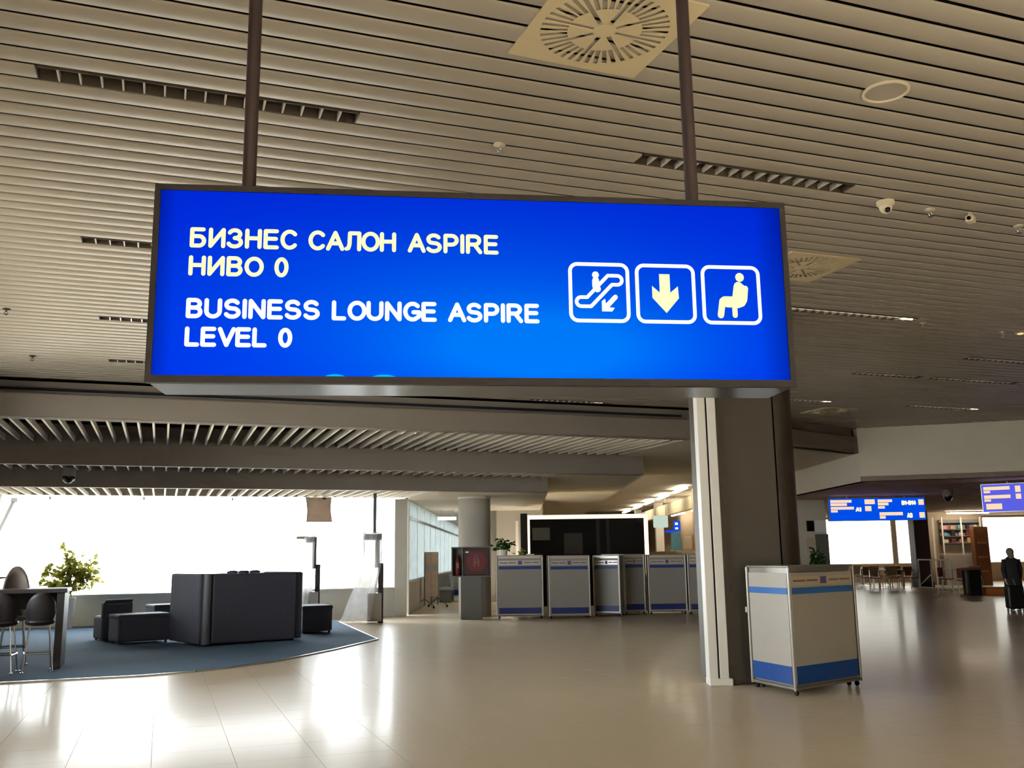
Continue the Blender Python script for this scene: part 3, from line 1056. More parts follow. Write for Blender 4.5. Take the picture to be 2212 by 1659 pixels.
# ------------------------------------------------------------------ rolling podiums
def podium(name, label, corners, h, faces, cat='counter', group=None, print_on=(), top_mat='panel_frame', near=False, pmat='panel_white'):
    """corners: plan points; faces: indices of visible sides (i -> i+1) that carry panels"""
    cx = sum(p[0] for p in corners) / len(corners)
    cy_ = sum(p[1] for p in corners) / len(corners)
    t = thing(name, label, cat, (cx, cy_, 0), 0, group)
    P = [(p[0] - cx, p[1] - cy_) for p in corners]
    n = len(P)
    r = .018
    inner = [(p[0] * .96, p[1] * .96) for p in P]
    MB().prism(inner, .09, h - .02).build('core', 'panel_frame', t)
    tp = MB().prism([(p[0] * 1.015, p[1] * 1.015) for p in P], h - .022, h)
    tp.build('top', top_mat, t, bevel=.008)
    for p in P:
        MB().tube([(p[0], p[1], .055), (p[0], p[1], h - .02)], r, 10).build('corner_post', 'panel_frame', t, True)
    rl = MB()
    for i_ in range(n):
        a, b2 = P[i_], P[(i_ + 1) % n]
        rl.tube([(a[0], a[1], .075), (b2[0], b2[1], .075)], r, 8)
    rl.build('base_rail', 'panel_frame', t, True)
    for p in P:
        d = Vector(p).normalized()
        q = (p[0] - d.x * .05, p[1] - d.y * .05)
        MB().tube([(q[0] - .011, q[1], .03), (q[0] + .011, q[1], .03)], .03, 14).build('caster', 'black', t, True)
    for i_ in faces:
        a, b2 = Vector(P[i_]), Vector(P[(i_ + 1) % n])
        d = b2 - a
        w = d.length
        ang = math.atan2(d.y, d.x)
        pan = MB().box((w / 2, .004, h / 2 + .02), (w - .07, .012, h - .2)).build('panel', pmat, t, loc=(a.x, a.y, 0), rz=ang)
        k = .91 if h < 1.45 else .93
        bars('blue_stripe', [(.037, h * .775, w - .037, h * .825)], 'stripe_blue' if near else 'stripe_blue_shaded', pan, -.0045)
        bars('blue_band', [(.037, .115, w - .037, .30 if near else .26)], 'band_blue' if near else 'band_blue_shaded', pan, -.0045)
        if i_ in print_on:
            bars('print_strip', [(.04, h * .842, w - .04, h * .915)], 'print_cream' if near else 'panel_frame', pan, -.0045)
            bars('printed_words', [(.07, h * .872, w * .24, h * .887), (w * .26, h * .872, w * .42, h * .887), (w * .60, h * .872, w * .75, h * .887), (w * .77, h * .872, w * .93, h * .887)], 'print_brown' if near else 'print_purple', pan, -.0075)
            bars('printed_logo', [(w * .465, h * .852, w * .555, h * .908)], 'print_purple', pan, -.0075)
    return t


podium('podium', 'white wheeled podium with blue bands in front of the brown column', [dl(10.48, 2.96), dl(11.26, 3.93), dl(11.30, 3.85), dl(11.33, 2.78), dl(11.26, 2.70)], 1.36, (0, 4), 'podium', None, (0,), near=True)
pt = bpy.data.objects['podium']
# door latch on the edge of the window side face
px_, py_ = dl(11.29, 2.675)
MB().box((px_ - pt.location.x, py_ - pt.location.y, .86), (.03, .03, .07)).build('latch', 'chrome', pt, bevel=.006)

CG = 'wheeled counters in a row before the black booth'


def counter(px0, px1, d, label, yaw=0.0, depth=.6, h=1.5, faces=(0,), dark=False):
    l0, l1 = (px0 - 1106) / 2084 * d, (px1 - 1106) / 2084 * d
    c = ((l0 + l1) / 2, d)
    w = l1 - l0
    ca, sa = math.cos(yaw), math.sin(yaw)
    pts = []
    for u_, v_ in ((-w / 2, 0), (w / 2, 0), (w / 2, depth), (-w / 2, depth)):
        pts.append(dl(c[1] + u_ * sa + v_ * ca, c[0] + u_ * ca - v_ * sa))
    return podium('counter', label, pts, h, faces, 'counter', CG, (0,), pmat='panel_white_shaded')


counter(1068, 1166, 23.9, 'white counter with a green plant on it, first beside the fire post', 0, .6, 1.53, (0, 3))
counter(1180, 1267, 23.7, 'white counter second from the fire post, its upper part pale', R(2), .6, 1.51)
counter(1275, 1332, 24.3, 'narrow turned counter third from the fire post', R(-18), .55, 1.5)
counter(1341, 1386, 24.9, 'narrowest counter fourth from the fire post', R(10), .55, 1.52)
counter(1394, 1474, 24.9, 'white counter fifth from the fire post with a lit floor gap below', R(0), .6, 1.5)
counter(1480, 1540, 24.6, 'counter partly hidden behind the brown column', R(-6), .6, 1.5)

# added uplight, hidden behind the counters, to brighten the pale wall
c = dl(31.6, .1)
t = thing('added_uplight', 'added hidden floor lamp washing the pale wall behind the first counter', 'lamp', (c[0], c[1], 0), -HEAD)
MB().box((0, 0, .06), (1.3, .16, .12)).build('housing', 'alu', t, bevel=.01)
MB().box((0, 0, .125), (1.2, .1, .02)).build('lens', 'lamp_added_uplight', t)

# papers on the counters
for px, d, w_, lab in ((1312, 24.5, .42, 'white papers lying on the narrow turned counter'), (1140, 24.2, .2, 'small white card on the counter with the plant')):
    p = dl(d, (px - 1106) / 2084 * d)
    tag(MB().box((0, 0, .012), (w_, .3, .024), -HEAD).build('paper_stack', 'poster_white', loc=(p[0], p[1], 1.5 if px > 1200 else 1.53)), lab, 'paper')


def bush(name, label, loc, rad, hgt, nleaf, leafmat, pot=None, stem_h=0.0, seed=1, leaf=.06, flat=1.0, trunk=True, skew=0.0):
    rnd = random.Random(seed)
    t = thing(name, label, 'plant', loc)
    if pot:
        pr, ph = pot
        MB().lathe((0, 0, 0), [(pr * .78, 0), (pr, ph), (pr * .9, ph), (pr * .88, ph - .04)], 24).build('pot', 'pot_white', t, True)
        MB().lathe((0, 0, ph - .045), [(pr * .88, 0), (pr * .3, .01)], 20).build('soil', 'soil', t)
    base = pot[1] - .03 if pot else 0
    br = MB()
    tips = []
    nb = min(30, max(6, nleaf // 14))
    for i_ in range(nb):
        th = 2 * math.pi * i_ / nb + rnd.uniform(-.4, .4)
        el = rnd.uniform(.15, 1.35)
        L_ = rnd.uniform(.6, 1.0)
        end = Vector((math.cos(th) * math.cos(el) * rad * L_ + skew * rnd.random(), math.sin(th) * math.cos(el) * rad * L_ * flat, base + stem_h + math.sin(el) * hgt * L_))
        mid = Vector((end.x * .3, end.y * .3, base + stem_h + (end.z - base - stem_h) * .55))
        br.tube([(0, 0, base), (0, 0, base + stem_h * .8), tuple(mid), tuple(end)], [.014, .012, .007, .003], 6)
        tips.append((mid, end))
    br.build('branches', 'bark', t, True)
    lf = MB()
    for i_ in range(nleaf):
        m_, e_ = tips[i_ % nb]
        s_ = rnd.uniform(.15, 1.05)
        c = m_ + (e_ - m_) * s_ + Vector((rnd.gauss(0, .045), rnd.gauss(0, .045), rnd.gauss(0, .04)))
        d = Vector((rnd.gauss(0, 1), rnd.gauss(0, 1), rnd.gauss(-.1, .6))).normalized()
        q = d.cross(Vector((rnd.gauss(0, 1), rnd.gauss(0, 1), rnd.gauss(0, 1)))).normalized()
        l_ = leaf * rnd.uniform(.7, 1.4)
        b_ = q * l_ * .3
        sag = Vector((0, 0, -l_ * .12))
        lf.add([tuple(c), tuple(c + d * l_ * .45 + b_), tuple(c + d * l_ + sag), tuple(c + d * l_ * .45 - b_)], [(0, 1, 2, 3)])
    fo = lf.build('foliage', leafmat, t)
    fo['kind'] = 'stuff'
    return t


p = dl(24.2, -.28)
bush('potted_plant', 'small dark green leafy plant standing on the first white counter', (p[0], p[1], 1.53), .26, .34, 170, 'leaf_green', (.12, .14), .02, 3, .09)
p = dl(29.0, .22)
bush('potted_plant', 'lime green plant behind the first counter beside the black booth', (p[0], p[1], 0), .28, .4, 120, 'leaf_lime', (.2, 1.3), .05, 4, .12)

# ------------------------------------------------------------------ black booth with light frame
bo = thing('display_booth', 'black glossy booth wall framed by a warm light strip behind the counters', 'booth', (0, 0, 0))
bd = 29.6
lA, lB = (1140 - 1106) / 2084 * bd, (1389 - 1106) / 2084 * bd
MB().slab(dl(bd, lA), dl(bd, lB), 0, 2.66, .08).build('back_wall', 'black_gloss', bo)
MB().slab(dl(bd - .02, lA - .03), dl(bd - .02, lB + .08), 2.62, 2.74, .12).build('light_strip', 'led_warm', bo)
MB().slab(dl(bd - .02, lA - .06), dl(bd - .02, lA), 0.9, 2.74, .12).build('light_strip', 'led_warm', bo)
MB().slab(dl(bd - .02, lB - .01), dl(bd - .02, lB + .11), 0.9, 2.74, .12).build('light_strip', 'led_warm', bo)
MB().slab(dl(bd - .05, lA - .28), dl(bd - .05, lA - .07), 0, 2.8, 1.0).build('side_pylon', 'black', bo)
MB().slab(dl(bd - .01, lA + .08), dl(bd - .01, lA + .62), 1.98, 2.36, .012).build('reflection_panel', 'post_grey', bo)  # this and the next panel stand in for reflections in the glossy wall
MB().slab(dl(bd - .01, lA + 1.05), dl(bd - .01, lA + 1.62), 1.55, 2.18, .012).build('reflection_panel', 'dark_reflection_panel', bo)
for u_ in (2.05, 2.35):
    MB().slab(dl(bd - .01, lA + u_), dl(bd - .01, lA + u_ + .1), 0.2, 2.6, .012).build('wall_rib', 'black', bo)

# ------------------------------------------------------------------ white round column, fire post, corridor things
c = dl(25.35, -1.045)
rc = thing('round_column', 'white round column behind the fire post', 'column', (c[0], c[1], 0))
MB().tube([(0, 0, 0), (0, 0, Z3 + .01)], .425, 40).build('shaft', 'white_wall', rc, True)
MB().tube([(0, 0, Z3 - .05), (0, 0, Z3)], .445, 40).build('collar', 'white_profile', rc, True)

c = dl(23.95, -1.07)
fp = thing('fire_post', 'dark grey fire post with a red extinguisher and hose reel at the round column', 'fire post', (c[0], c[1], 0), -HEAD)
MB().box((0, 0, .52), (.52, .22, 1.04)).build('pedestal', 'post_grey', fp, bevel=.01)
cb = MB()
cb.box((0, .1, 1.385), (.96, .04, .73)).box((-.47, -.02, 1.385), (.03, .24, .73)).box((.47, -.02, 1.385), (.03, .24, .73)).box((-.21, -.02, 1.385), (.03, .24, .73)).box((0, -.02, 1.735), (.96, .26, .03)).box((0, -.02, 1.035), (.96, .24, .03))
cb.build('cabinet', 'post_grey', fp)
ex = MB().lathe((-.34, -.03, 1.06), [(.055, 0), (.06, .02), (.06, .38), (.03, .44), (.02, .46)], 18).build('extinguisher', 'red', fp, True)
MB().box((-.34, -.03, 1.55), (.07, .03, .05)).build('valve', 'black', ex)
MB().box((-.34, -.092, 1.3), (.07, .006, .14)).build('extinguisher_label', 'pink_mark', ex)
hd = MB().box((.13, -.09, 1.385), (.62, .04, .64)).build('reel_door', 'dark_red', fp)
ax = MB()
n = 28
ax.add([(.13 + .25 * math.cos(2 * math.pi * i_ / n), -.125, 1.39 + .25 * math.sin(2 * math.pi * i_ / n)) for i_ in range(n)] + [(.13 + .25 * math.cos(2 * math.pi * i_ / n), -.11, 1.39 + .25 * math.sin(2 * math.pi * i_ / n)) for i_ in range(n)],
       [tuple(range(n))] + [(i_, (i_ + 1) % n, n + (i_ + 1) % n, n + i_) for i_ in range(n)])
ax.build('reel_disc', 'red', hd)
mk = MB()
strokes(mk, [[(.08, 1.28), (.08, 1.45)], [(.18, 1.28), (.18, 1.45)], [(.08, 1.37), (.18, 1.37)]] + [arc(.13, 1.5, .04, .04, 0, 360, 12)], .016, -.128)
mk.build('hose_mark', 'pink_mark', hd)
MB().box((-.1, -.115, 1.62), (.08, .02, .035)).build('door_handle', 'alu', hd)

# rolling boards in the corridor
c = dl(29.2, -2.72)
rb = thing('rolling_board', 'pale two panel board on wheels by the corridor glass', 'board', (c[0], c[1], 0), R(90) - HEAD - R(24))
MB().box((.42, 0, .98), (.8, .03, 1.3)).build('sheet', 'board_paper', rb)
MB().box((.42, 0, 1.2), (.8, .036, .2)).build('middle_strip', 'goods_grey', rb)
for u_ in (0, .42, .84):
    MB().tube([(u_, 0, .08), (u_, 0, 1.66)], .018, 8).build('post', 'post_grey', rb)
MB().tube([(0, 0, 1.65), (.84, 0, 1.65)], .018, 8).build('top_bar', 'post_grey', rb)
for u_ in (0, .84):
    MB().tube([(u_, -.32, .07), (u_, 0, .28), (u_, .32, .07)], .018, 8).build('splayed_foot', 'post_grey', rb)
    for v_ in (-.32, .32):
        MB().tube([(u_ - .012, v_, .035), (u_ + .012, v_, .035)], .035, 12).build('wheel', 'black', rb, True)
c = dl(33.5, -2.35)
bn = thing('bench', 'grey bench beyond the rolling board in the corridor', 'bench', (c[0], c[1], 0), R(90) - HEAD)
MB().box((0, 0, .43), (1.6, .45, .07)).build('seat', 'goods_grey', bn, bevel=.02)
MB().box((0, -.2, .68), (1.6, .05, .42)).build('backrest', 'goods_grey', bn, bevel=.02)
for u_ in (-.7, .7):
    MB().box((u_, 0, .2), (.06, .4, .4)).build('leg', 'post_grey', bn)
c = dl(39.0, -2.1)
bb = thing('low_barrier', 'white low barrier with a blue foot far down the corridor', 'barrier', (c[0], c[1], 0), -HEAD)
MB().box((0, 0, .5), (1.1, .3, .6)).build('body', 'panel_white', bb, bevel=.03)
MB().box((0, 0, .12), (1.14, .36, .22)).build('foot', 'band_blue', bb, bevel=.03)
c = dl(31.5, -2.2)
cl = thing('tube_light', 'bright white tube light hanging under the corridor soffit', 'ceiling light', (c[0], c[1], Z3), -HEAD)
MB().tube([(-.3, 0, -.3), (.3, 0, -.3)], .05, 12).build('tube', 'lamp_cool', cl, True)
for u_ in (-.2, .2):
    MB().tube([(u_, 0, -.3), (u_, 0, 0)], .008, 6).build('hanger', 'alu', cl)

# ------------------------------------------------------------------ lounge
# high back booth sofa seen from behind
bs = thing('booth_sofa', 'tall dark upholstered booth sofa seen from behind on the blue carpet', 'sofa', (.75, 17.92, .022), R(19))
MB().box((.95, .10, .64), (1.62, .20, 1.22)).build('back_panel', 'sofa', bs, bevel=.035, seg=3)
MB().box((.0, .78, .64), (.16, 1.45, 1.22)).build('side_wing', 'sofa', bs, bevel=.035, seg=3)
MB().box((1.83, .78, .64), (.16, 1.45, 1.22)).build('side_wing', 'sofa', bs, bevel=.035, seg=3)
MB().lathe((.065, .065, .03), [(.08, 0), (.08, 1.21), (.05, 1.22)], 20).build('corner_highlight', 'sofa_highlight', bs, True)  # paler strip: light caught by the rounded corner, put into the colour
MB().box((.92, .75, .24), (1.66, 1.05, .40)).build('seat', 'sofa', bs, bevel=.04, seg=3)
for j in range(3):
    MB().ball((.75 + j * .22, .62, 1.26), .09, 10, 6, (1.3, .8, .4)).build('cushion_top', 'sofa', bs, True)
for x_, y_ in ((.1, .15), (1.75, .15), (.1, 1.4), (1.75, 1.4)):
    MB().tube([(x_, y_, 0), (x_, y_, .05)], .03, 10).build('foot', 'black', bs)

ac = thing('armchair', 'dark low armchair left of the tall booth sofa', 'armchair', (-.82, 20.45, .022), R(19))
MB().box((0, 0, .24), (.55, .7, .44)).build('seat', 'sofa', ac, bevel=.05, seg=3)
MB().box((-.03, -.28, .38), (.56, .16, .70)).build('backrest', 'sofa', ac, bevel=.05, seg=3)
MB().box((.0, -.28, .745), (.5, .12, .05)).build('headrest_roll', 'sofa', ac, bevel=.02, seg=3)
for x_, y_ in ((-.22, -.28), (.22, -.28), (-.22, .28), (.22, .28)):
    MB().tube([(x_, y_, 0), (x_, y_, .04)], .025, 8).build('foot', 'black', ac)


def ottoman(label, loc, rz, s):
    t = thing('ottoman', label, 'ottoman', loc, rz, 'dark upholstered seats of the lounge')
    MB().box((0, 0, s[2] / 2 + .02), (s[0], s[1], s[2] - .04)).build('base', 'sofa', t, bevel=.035, seg=3)
    MB().box((0, 0, s[2] - .03), (s[0] + .02, s[1] + .02, .08)).build('seat_pad', 'sofa', t, bevel=.03, seg=3)
    for x_, y_ in ((-1, -1), (1, -1), (-1, 1), (1, 1)):
        MB().tube([(x_ * s[0] * .42, y_ * s[1] * .42, 0), (x_ * s[0] * .42, y_ * s[1] * .42, .045)], .025, 8).build('foot', 'black', t)


ottoman('long dark bench seat in front of the side wing of the booth sofa', (-.32, 19.50, .022), R(19), (.95, .62, .52))
ottoman('dark square seat on the column side of the booth sofa', (2.98, 20.35, .022), R(8), (.62, .8, .54))
ottoman('grey seat behind the bench seat, below the window', (.15, 22.6, .022), R(19), (.7, .6, .55))

# bar table with stools
bt = thing('bar_table', 'dark high table with a slab leg at the picture edge', 'table', (-1.27, 15.3, .022), 0)
MB().box((-1.1, .36, 1.085), (2.24, .76, .06)).build('tabletop', 'table_dark', bt, bevel=.008)
MB().box((-.06, .36, .53), (.10, .70, 1.05)).build('slab_leg', 'table_dark', bt, bevel=.006)
MB().box((-2.14, .36, .53), (.10, .70, 1.05)).build('slab_leg', 'table_dark', bt, bevel=.006)
MB().box((-1.1, .60, .93), (2.0, .04, .24)).build('apron', 'table_dark', bt)


def bar_stool(label, loc, rz, mname, back):
    t = thing('bar_stool', label, 'bar stool', loc, rz, 'bar stools at the high table')
    sh = MB()
    n, m_ = 14, 8
    # bucket shell: the low front opens toward +y, the back rises toward -y
    for j in range(m_ + 1):
        fz = j / m_
        for i_ in range(n):
            th = math.pi + math.pi * i_ / (n - 1)
            rx = .21 * (.75 + .25 * fz) * (1 - .25 * max(0, fz - .6))
            sh.v.append((rx * math.cos(th), rx * .95 * math.sin(th) + .02, .66 + fz * back * (0.45 + .55 * math.sin(math.pi * i_ / (n - 1)))))
    for j in range(m_):
        for i_ in range(n - 1):
            a = j * n + i_
            sh.f.append((a, a + 1, a + n + 1, a + n))
    s = sh.build('backrest', mname, t, True)
    so = s.modifiers.new('shell', 'SOLIDIFY')
    so.thickness = .03
    MB().lathe((0, .03, .62), [(.10, 0), (.17, .015), (.20, .05), (.19, .075), (.05, .08)], 22).build('seat', mname, t, True)
    for x_, y_ in ((-1, -1), (1, -1), (-1, 1), (1, 1)):
        MB().tube([(x_ * .12, y_ * .10 + .03, .63), (x_ * .19, y_ * .17 + .03, .012)], .010, 8).build('leg', 'chrome', t, True)
        MB().lathe((x_ * .19, y_ * .17 + .03, 0), [(.022, 0), (.022, .014), (.012, .016)], 10).build('glide', 'chrome', t, True)
    for a, b_ in (((-.17, -.13), (.17, -.13)), ((.17, -.13), (.17, .19)), ((.17, .19), (-.17, .19)), ((-.17, .19), (-.17, -.13))):
        MB().tube([(a[0], a[1], .25), (b_[0], b_[1], .25)], .011, 8).build('footrest', 'chrome', t, True)


bar_stool('dark bucket bar stool next to the slab leg of the high table', (-1.55, 15.06, .022), R(8), 'stool_shell', .42)
bar_stool('dark bucket bar stool second from the slab leg', (-2.02, 15.04, .022), R(-6), 'stool_shell', .42)
bar_stool('brownish tall backed stool across the high table, its top above the tabletop', (-2.05, 16.4, .022), R(190), 'stool_brown', .78)

bush('potted_tree', 'sparse pale leaved tree in a tall white pot behind the high table', (-1.98, 24.62, .022), .80, 1.15, 640, 'leaf_pale', (.16, .68), .12, 9, .15, .5)

# plastic wrapped stands


def wrapped(label, loc, rz, h, post_to, arm, skirt, seed):
    rnd = random.Random(seed)
    t = thing('wrapped_stand', label, 'stand', loc, rz, 'plastic wrapped stands by the window')
    MB().box((.19, 0, h * .33), (.12, .16, h * .66)).build('post', 'stool_shell', t)
    MB().box((.10, 0, h * .8), (.1, .1, h * .38)).build('upper_post', 'post_grey', t)
    if post_to:
        MB().box((.03, 0, (h + post_to) / 2), (.075, .075, post_to - h)).build('ceiling_pole', 'post_grey', t)
    if arm:
        MB().box((-.2, 0, h - .04), (.3, .1, .07)).build('arm', 'cream_plastic', t, bevel=.02)
    MB().box((.0, 0, h - .09), (.40 if not arm else .2, .22, .14)).build('head_box', 'goods_grey', t, bevel=.01)
    MB().box((.05, 0, .36), (.34, .3, .66)).build('foot_box', 'panel_white', t, bevel=.01)
    sh = MB()
    n, m_ = 30, 16
    for j in range(m_ + 1):
        fz = j / m_
        z = h * (1 - fz * .985) + .02
        wv = .22 if not arm else .14
        spread = wv + skirt * max(0, fz - .45) ** 1.3
        for i_ in range(n):
            th = 2 * math.pi * i_ / n
            fold = 1 + .13 * math.sin(5 * th + 3 * fz + seed) + .07 * math.sin(11 * th - 5 * fz)
            sh.v.append((-.03 - 1.25 * skirt * max(0, fz - .4) + spread * (1 - .3 * max(0, fz - .4)) * fold * math.cos(th), .17 * fold * (1 + fz * .5) * math.sin(th), z + rnd.uniform(-.01, .01)))
    for j in range(m_):
        for i_ in range(n):
            a, b_ = j * n + i_, j * n + (i_ + 1) % n
            sh.f.append((a, b_, b_ + n, a + n))
    sh.f.append(tuple(range(n)))
    sh.build('plastic_wrap', 'plastic_film', t, True)


wrapped('tall stand wrapped in clear plastic film under a dark ceiling pole', (4.78, 22.95, .0), -R(15), 2.1, Z3, False, .45, 2)
wrapped('slim stand with a short arm wrapped in plastic behind the booth sofa', (3.48, 24.3, .022), -R(12), 2.05, 0, True, .22, 5)

# hanging blank panel
hp = thing('hanging_banner', 'blank beige banner hanging from the lowest soffit before the window', 'banner', (3.66, 24.35, Z3))
pn = MB()
n = 10
for j in range(n + 1):
    fz = j / n
    pinch = .035 * math.sin(math.pi * fz)
    for x_ in (-.33 + pinch, .33 - pinch * .6):
        for y_ in (-.006, .006):
            pn.v.append((x_ + .03 * fz, y_ + .05 * math.sin(math.pi * fz), -.02 - .62 * fz))
for j in range(n):
    a = j * 4
    pn.f += [(a, a + 2, a + 6, a + 4), (a + 1, a + 5, a + 7, a + 3), (a, a + 4, a + 5, a + 1), (a + 2, a + 3, a + 7, a + 6)]
pn.build('sheet', 'banner_sheet', hp, True)
for x_ in (-.25, .25):
    MB().tube([(x_, 0, -.03), (x_, 0, .02)], .006, 6).build('hanger', 'post_grey', hp)
MB().box((.14, -.03, -.05), (.09, .04, .04)).build('clip', 'black', hp)

# dome cameras


def drop_dome(label, loc, s):
    t = thing('dome_camera', label, 'camera', loc)
    MB().lathe((0, 0, 0), [(.14 * s, 0), (.14 * s, -.16 * s), (.125 * s, -.18 * s)], 24).build('housing', 'fascia', t, True)
    MB().ball((0, 0, -.18 * s), .12 * s, 18, 10, (1, 1, 1.3)).build('dome', 'lens_dark', t, True)
    MB().tube([(.125 * s * math.cos(R(a)), .02, -.18 * s + .15 * s * math.sin(R(a))) for a in range(180, 361, 15)], .012 * s, 8).build('rim', 'chrome', t, True)


drop_dome('dark dome camera with a bright rim under the second soffit above the window', (-1.88, 21.5, Z2), .95)
c = dl(27.0, 12.28)
drop_dome('dome camera with a glinting rim under the dark food court ceiling', (c[0], c[1], ZD), 1.0)

# diagonal brace in front of the window
brc = thing('window_brace', 'pale diagonal steel brace at the picture edge of the window', 'brace', (-3.45, 25.62, 0))
MB().tube([(-.62, 0, 1.2), (.05, 0, 3.0)], .045, 12).build('strut', 'brace_paint', brc, True)
MB().box((.06, .0, 3.0), (.14, .12, .1)).build('head_bracket', 'brace_paint', brc)
MB().box((-.63, .0, 1.16), (.14, .12, .1)).build('foot_bracket', 'brace_paint', brc)
MB().box((-.63, .0, .42), (.06, .06, 1.44)).build('foot_post', 'brace_paint', brc)

# ------------------------------------------------------------------ lit shop front beyond the counters
sf = thing('shop_stall', 'brightly lit cream shop stall with posts beyond the counters', 'shop', (0, 0, 0))


def fl(px, d):
    return dl(d, (px - 1106) / 2084 * d)


L0 = 6.75
MB().slab(dl(35.2, L0), dl(58, L0), 3.15, 3.62, .2).build('fascia_board', 'shop_cream', sf)
MB().slab(dl(35.2, L0 + 1.1), dl(58, L0 + 1.1), 0, 3.62, .1).build('back_wall', 'warm_wall', sf)
for d_, w_, m_ in ((35.0, .36, 'warm_wall'), (44.6, .36, 'white_profile'), (52, .36, 'white_profile')):
    p = dl(d_, L0)
    MB().box((p[0], p[1], Z1 / 2 - .005), (w_, w_, Z1 - .01), -HEAD).build('post', m_, sf)
MB().slab(dl(35.4, L0 - .1), dl(57, L0 - .1), 0, 1.55, .5).build('sales_counter', 'panel_white', sf)
MB().slab(dl(35.4, L0 - .2), dl(57, L0 - .2), 1.55, 1.62, .6).build('counter_top', 'print_cream', sf)
for j, d_ in enumerate((34.5, 38.5, 42.5, 46.5, 51.0)):
    p = dl(d_, L0 - .75)
    t = thing('linear_lamp', ['warm linear lamp nearest the brown column above the shop front', 'second warm linear lamp along the shop front', 'third warm linear lamp along the shop front', 'fourth warm linear lamp along the shop front', 'farthest warm linear lamp along the shop front'][j], 'lamp', (p[0], p[1], Z1), R(90) - HEAD, 'linear lamps along the shop front')
    MB().box((0, 0, -.11), (2.6, .16, .06)).build('luminous_bar', 'lamp_warm', t, bevel=.01)
    for u_ in (-1.0, 1.0):
        MB().tube([(u_, 0, -.09), (u_, 0, 0)], .01, 6).build('hanger', 'alu', t)
for j, d_ in enumerate((38.0, 43.0)):  # lamps added to brighten the stall interior
    p = dl(d_, L0 + .62)
    t = thing('linear_lamp', ['added warm lamp inside the shop stall near the post', 'added warm lamp deeper inside the shop stall'][j], 'lamp', (p[0], p[1], Z1), R(90) - HEAD, 'added lamps inside the shop stall')
    MB().box((0, 0, -.62), (3.2, .1, .05)).build('luminous_bar', 'lamp_warm', t, bevel=.01)
    for u_ in (-1.3, 1.3):
        MB().tube([(u_, 0, -.6), (u_, 0, 0)], .01, 6).build('hanger', 'alu', t)
c = dl(40.0, L0 - .35)
t = thing('light_box', 'pale green rounded light box hanging in the shop front', 'light box', (c[0], c[1], 0), -HEAD)
MB().box((-.28, 0, 2.85), (.62, .08, .5)).build('face', 'lightbox_green', t, bevel=.04)
for u_ in (-.5, -.06):
    MB().tube([(u_, 0, 3.08), (u_, 0, Z1)], .01, 6).build('hanger', 'alu', t)
t = thing('blue_sign', 'small blue lit sign with white marks in the shop front', 'sign', (c[0] + .42 * CH, c[1] - .42 * SH, 0), -HEAD)
sb = MB().box((-.02, .06, 2.66), (.28, .07, .42)).build('face', 'lightbox_blue', t)
MB().box((-.32, .06, 2.44), (.36, .07, .1)).build('lower_strip', 'lightbox_blue', t)
bars('mark', [(-.1, 2.7, 0.02, 2.8), (-.1, 2.52, 0.02, 2.6)], 'letter_white', sb, .02, .004)
MB().tube([(0, .06, 2.86), (0, .06, Z1)], .01, 6).build('hanger', 'alu', t)
for j, (d_, z_, w_, h_, m_, lab) in enumerate(((41.0, 1.62, .55, .75, 'goods_teal', 'teal display stand on the shop counter'), (38.2, 1.62, .4, .5, 'print_cream', 'cream display box on the shop counter'), (36.6, 1.62, .3, .55, 'goods_gold', 'gold display box on the shop counter next to the post'))):
    p = dl(d_, L0 + .15)
    t = thing('display_stand', lab, 'display', (p[0], p[1], z_), -HEAD)
    MB().box((0, 0, .03), (w_, .3, .06)).build('plinth', 'panel_white', t)
    MB().box((0, 0, .06 + h_ / 2), (w_ * .85, .2, h_), 0, .8).build('body', m_, t, bevel=.02)

# ------------------------------------------------------------------ food court side
# wall with notices
pw = struct(MB().slab(dl(31.2, 8.2), dl(31.2, 10.15), 0, ZD, .2).build('wall_notice', 'plaster'), 'narrow wall with notices beside the far board')
p = dl(31.15, 9.72)
t = thing('wall_screen', 'small black screen on the notice wall', 'screen', (p[0], p[1], 2.18), -HEAD)
MB().box((-.11, 0, .16), (.22, .05, .34)).build('casing', 'black', t)
MB().box((-.11, -.03, .16), (.19, .01, .3)).build('glass', 'black_gloss', t)
tag(MB().box((.22, 0, .17), (.38, .02, .38), 0).build('poster', 'poster_white', loc=(p[0], p[1], 2.16), rz=-HEAD), 'white square notice beside the small black screen', 'poster')
t = thing('wall_panel', 'grey green door panel below the white notice', 'panel', (p[0], p[1], 0), -HEAD)
MB().box((.24, 0, 1.05), (.42, .05, 2.05)).build('leaf', 'post_grey', t)
MB().box((.40, -.04, 1.0), (.03, .04, .14)).build('handle', 'alu', t)
tag(MB().box((-.1, 0, 1.72), (.3, .02, .5)).build('poster', 'print_cream', loc=(p[0], p[1], 0), rz=-HEAD), 'peach notice below the small black screen', 'poster')


def board(label, p, rz, w, h, ztop, face, rows, words):
    t = thing('flight_board', label, 'sign', (p[0], p[1], ztop - h), rz, 'blue boards of the food court side')
    MB().box((w / 2, .08, h / 2), (w, .16, h)).build('casing', 'alu', t)
    MB().box((w / 2, -.005, h / 2), (w - .03, .01, h - .03)).build('lit_face', face, t)
    for a, b, c_, d in rows:
        bars('text_line', [(a * w, b * h, c_ * w, d * h)], 'board_text', t, -.013)
    for tx, a, b, c_, d in words:
        lettering('gate_code', tx, a * w, c_ * w, b * h, d * h, .022 * h / .7, -.016, 'board_bright', t)
    for u_ in (.2, .8):
        MB().tube([(w * u_, .08, h), (w * u_, .08, ZD - ztop + h + .01)], .02, 8).build('hanger', 'alu', t)


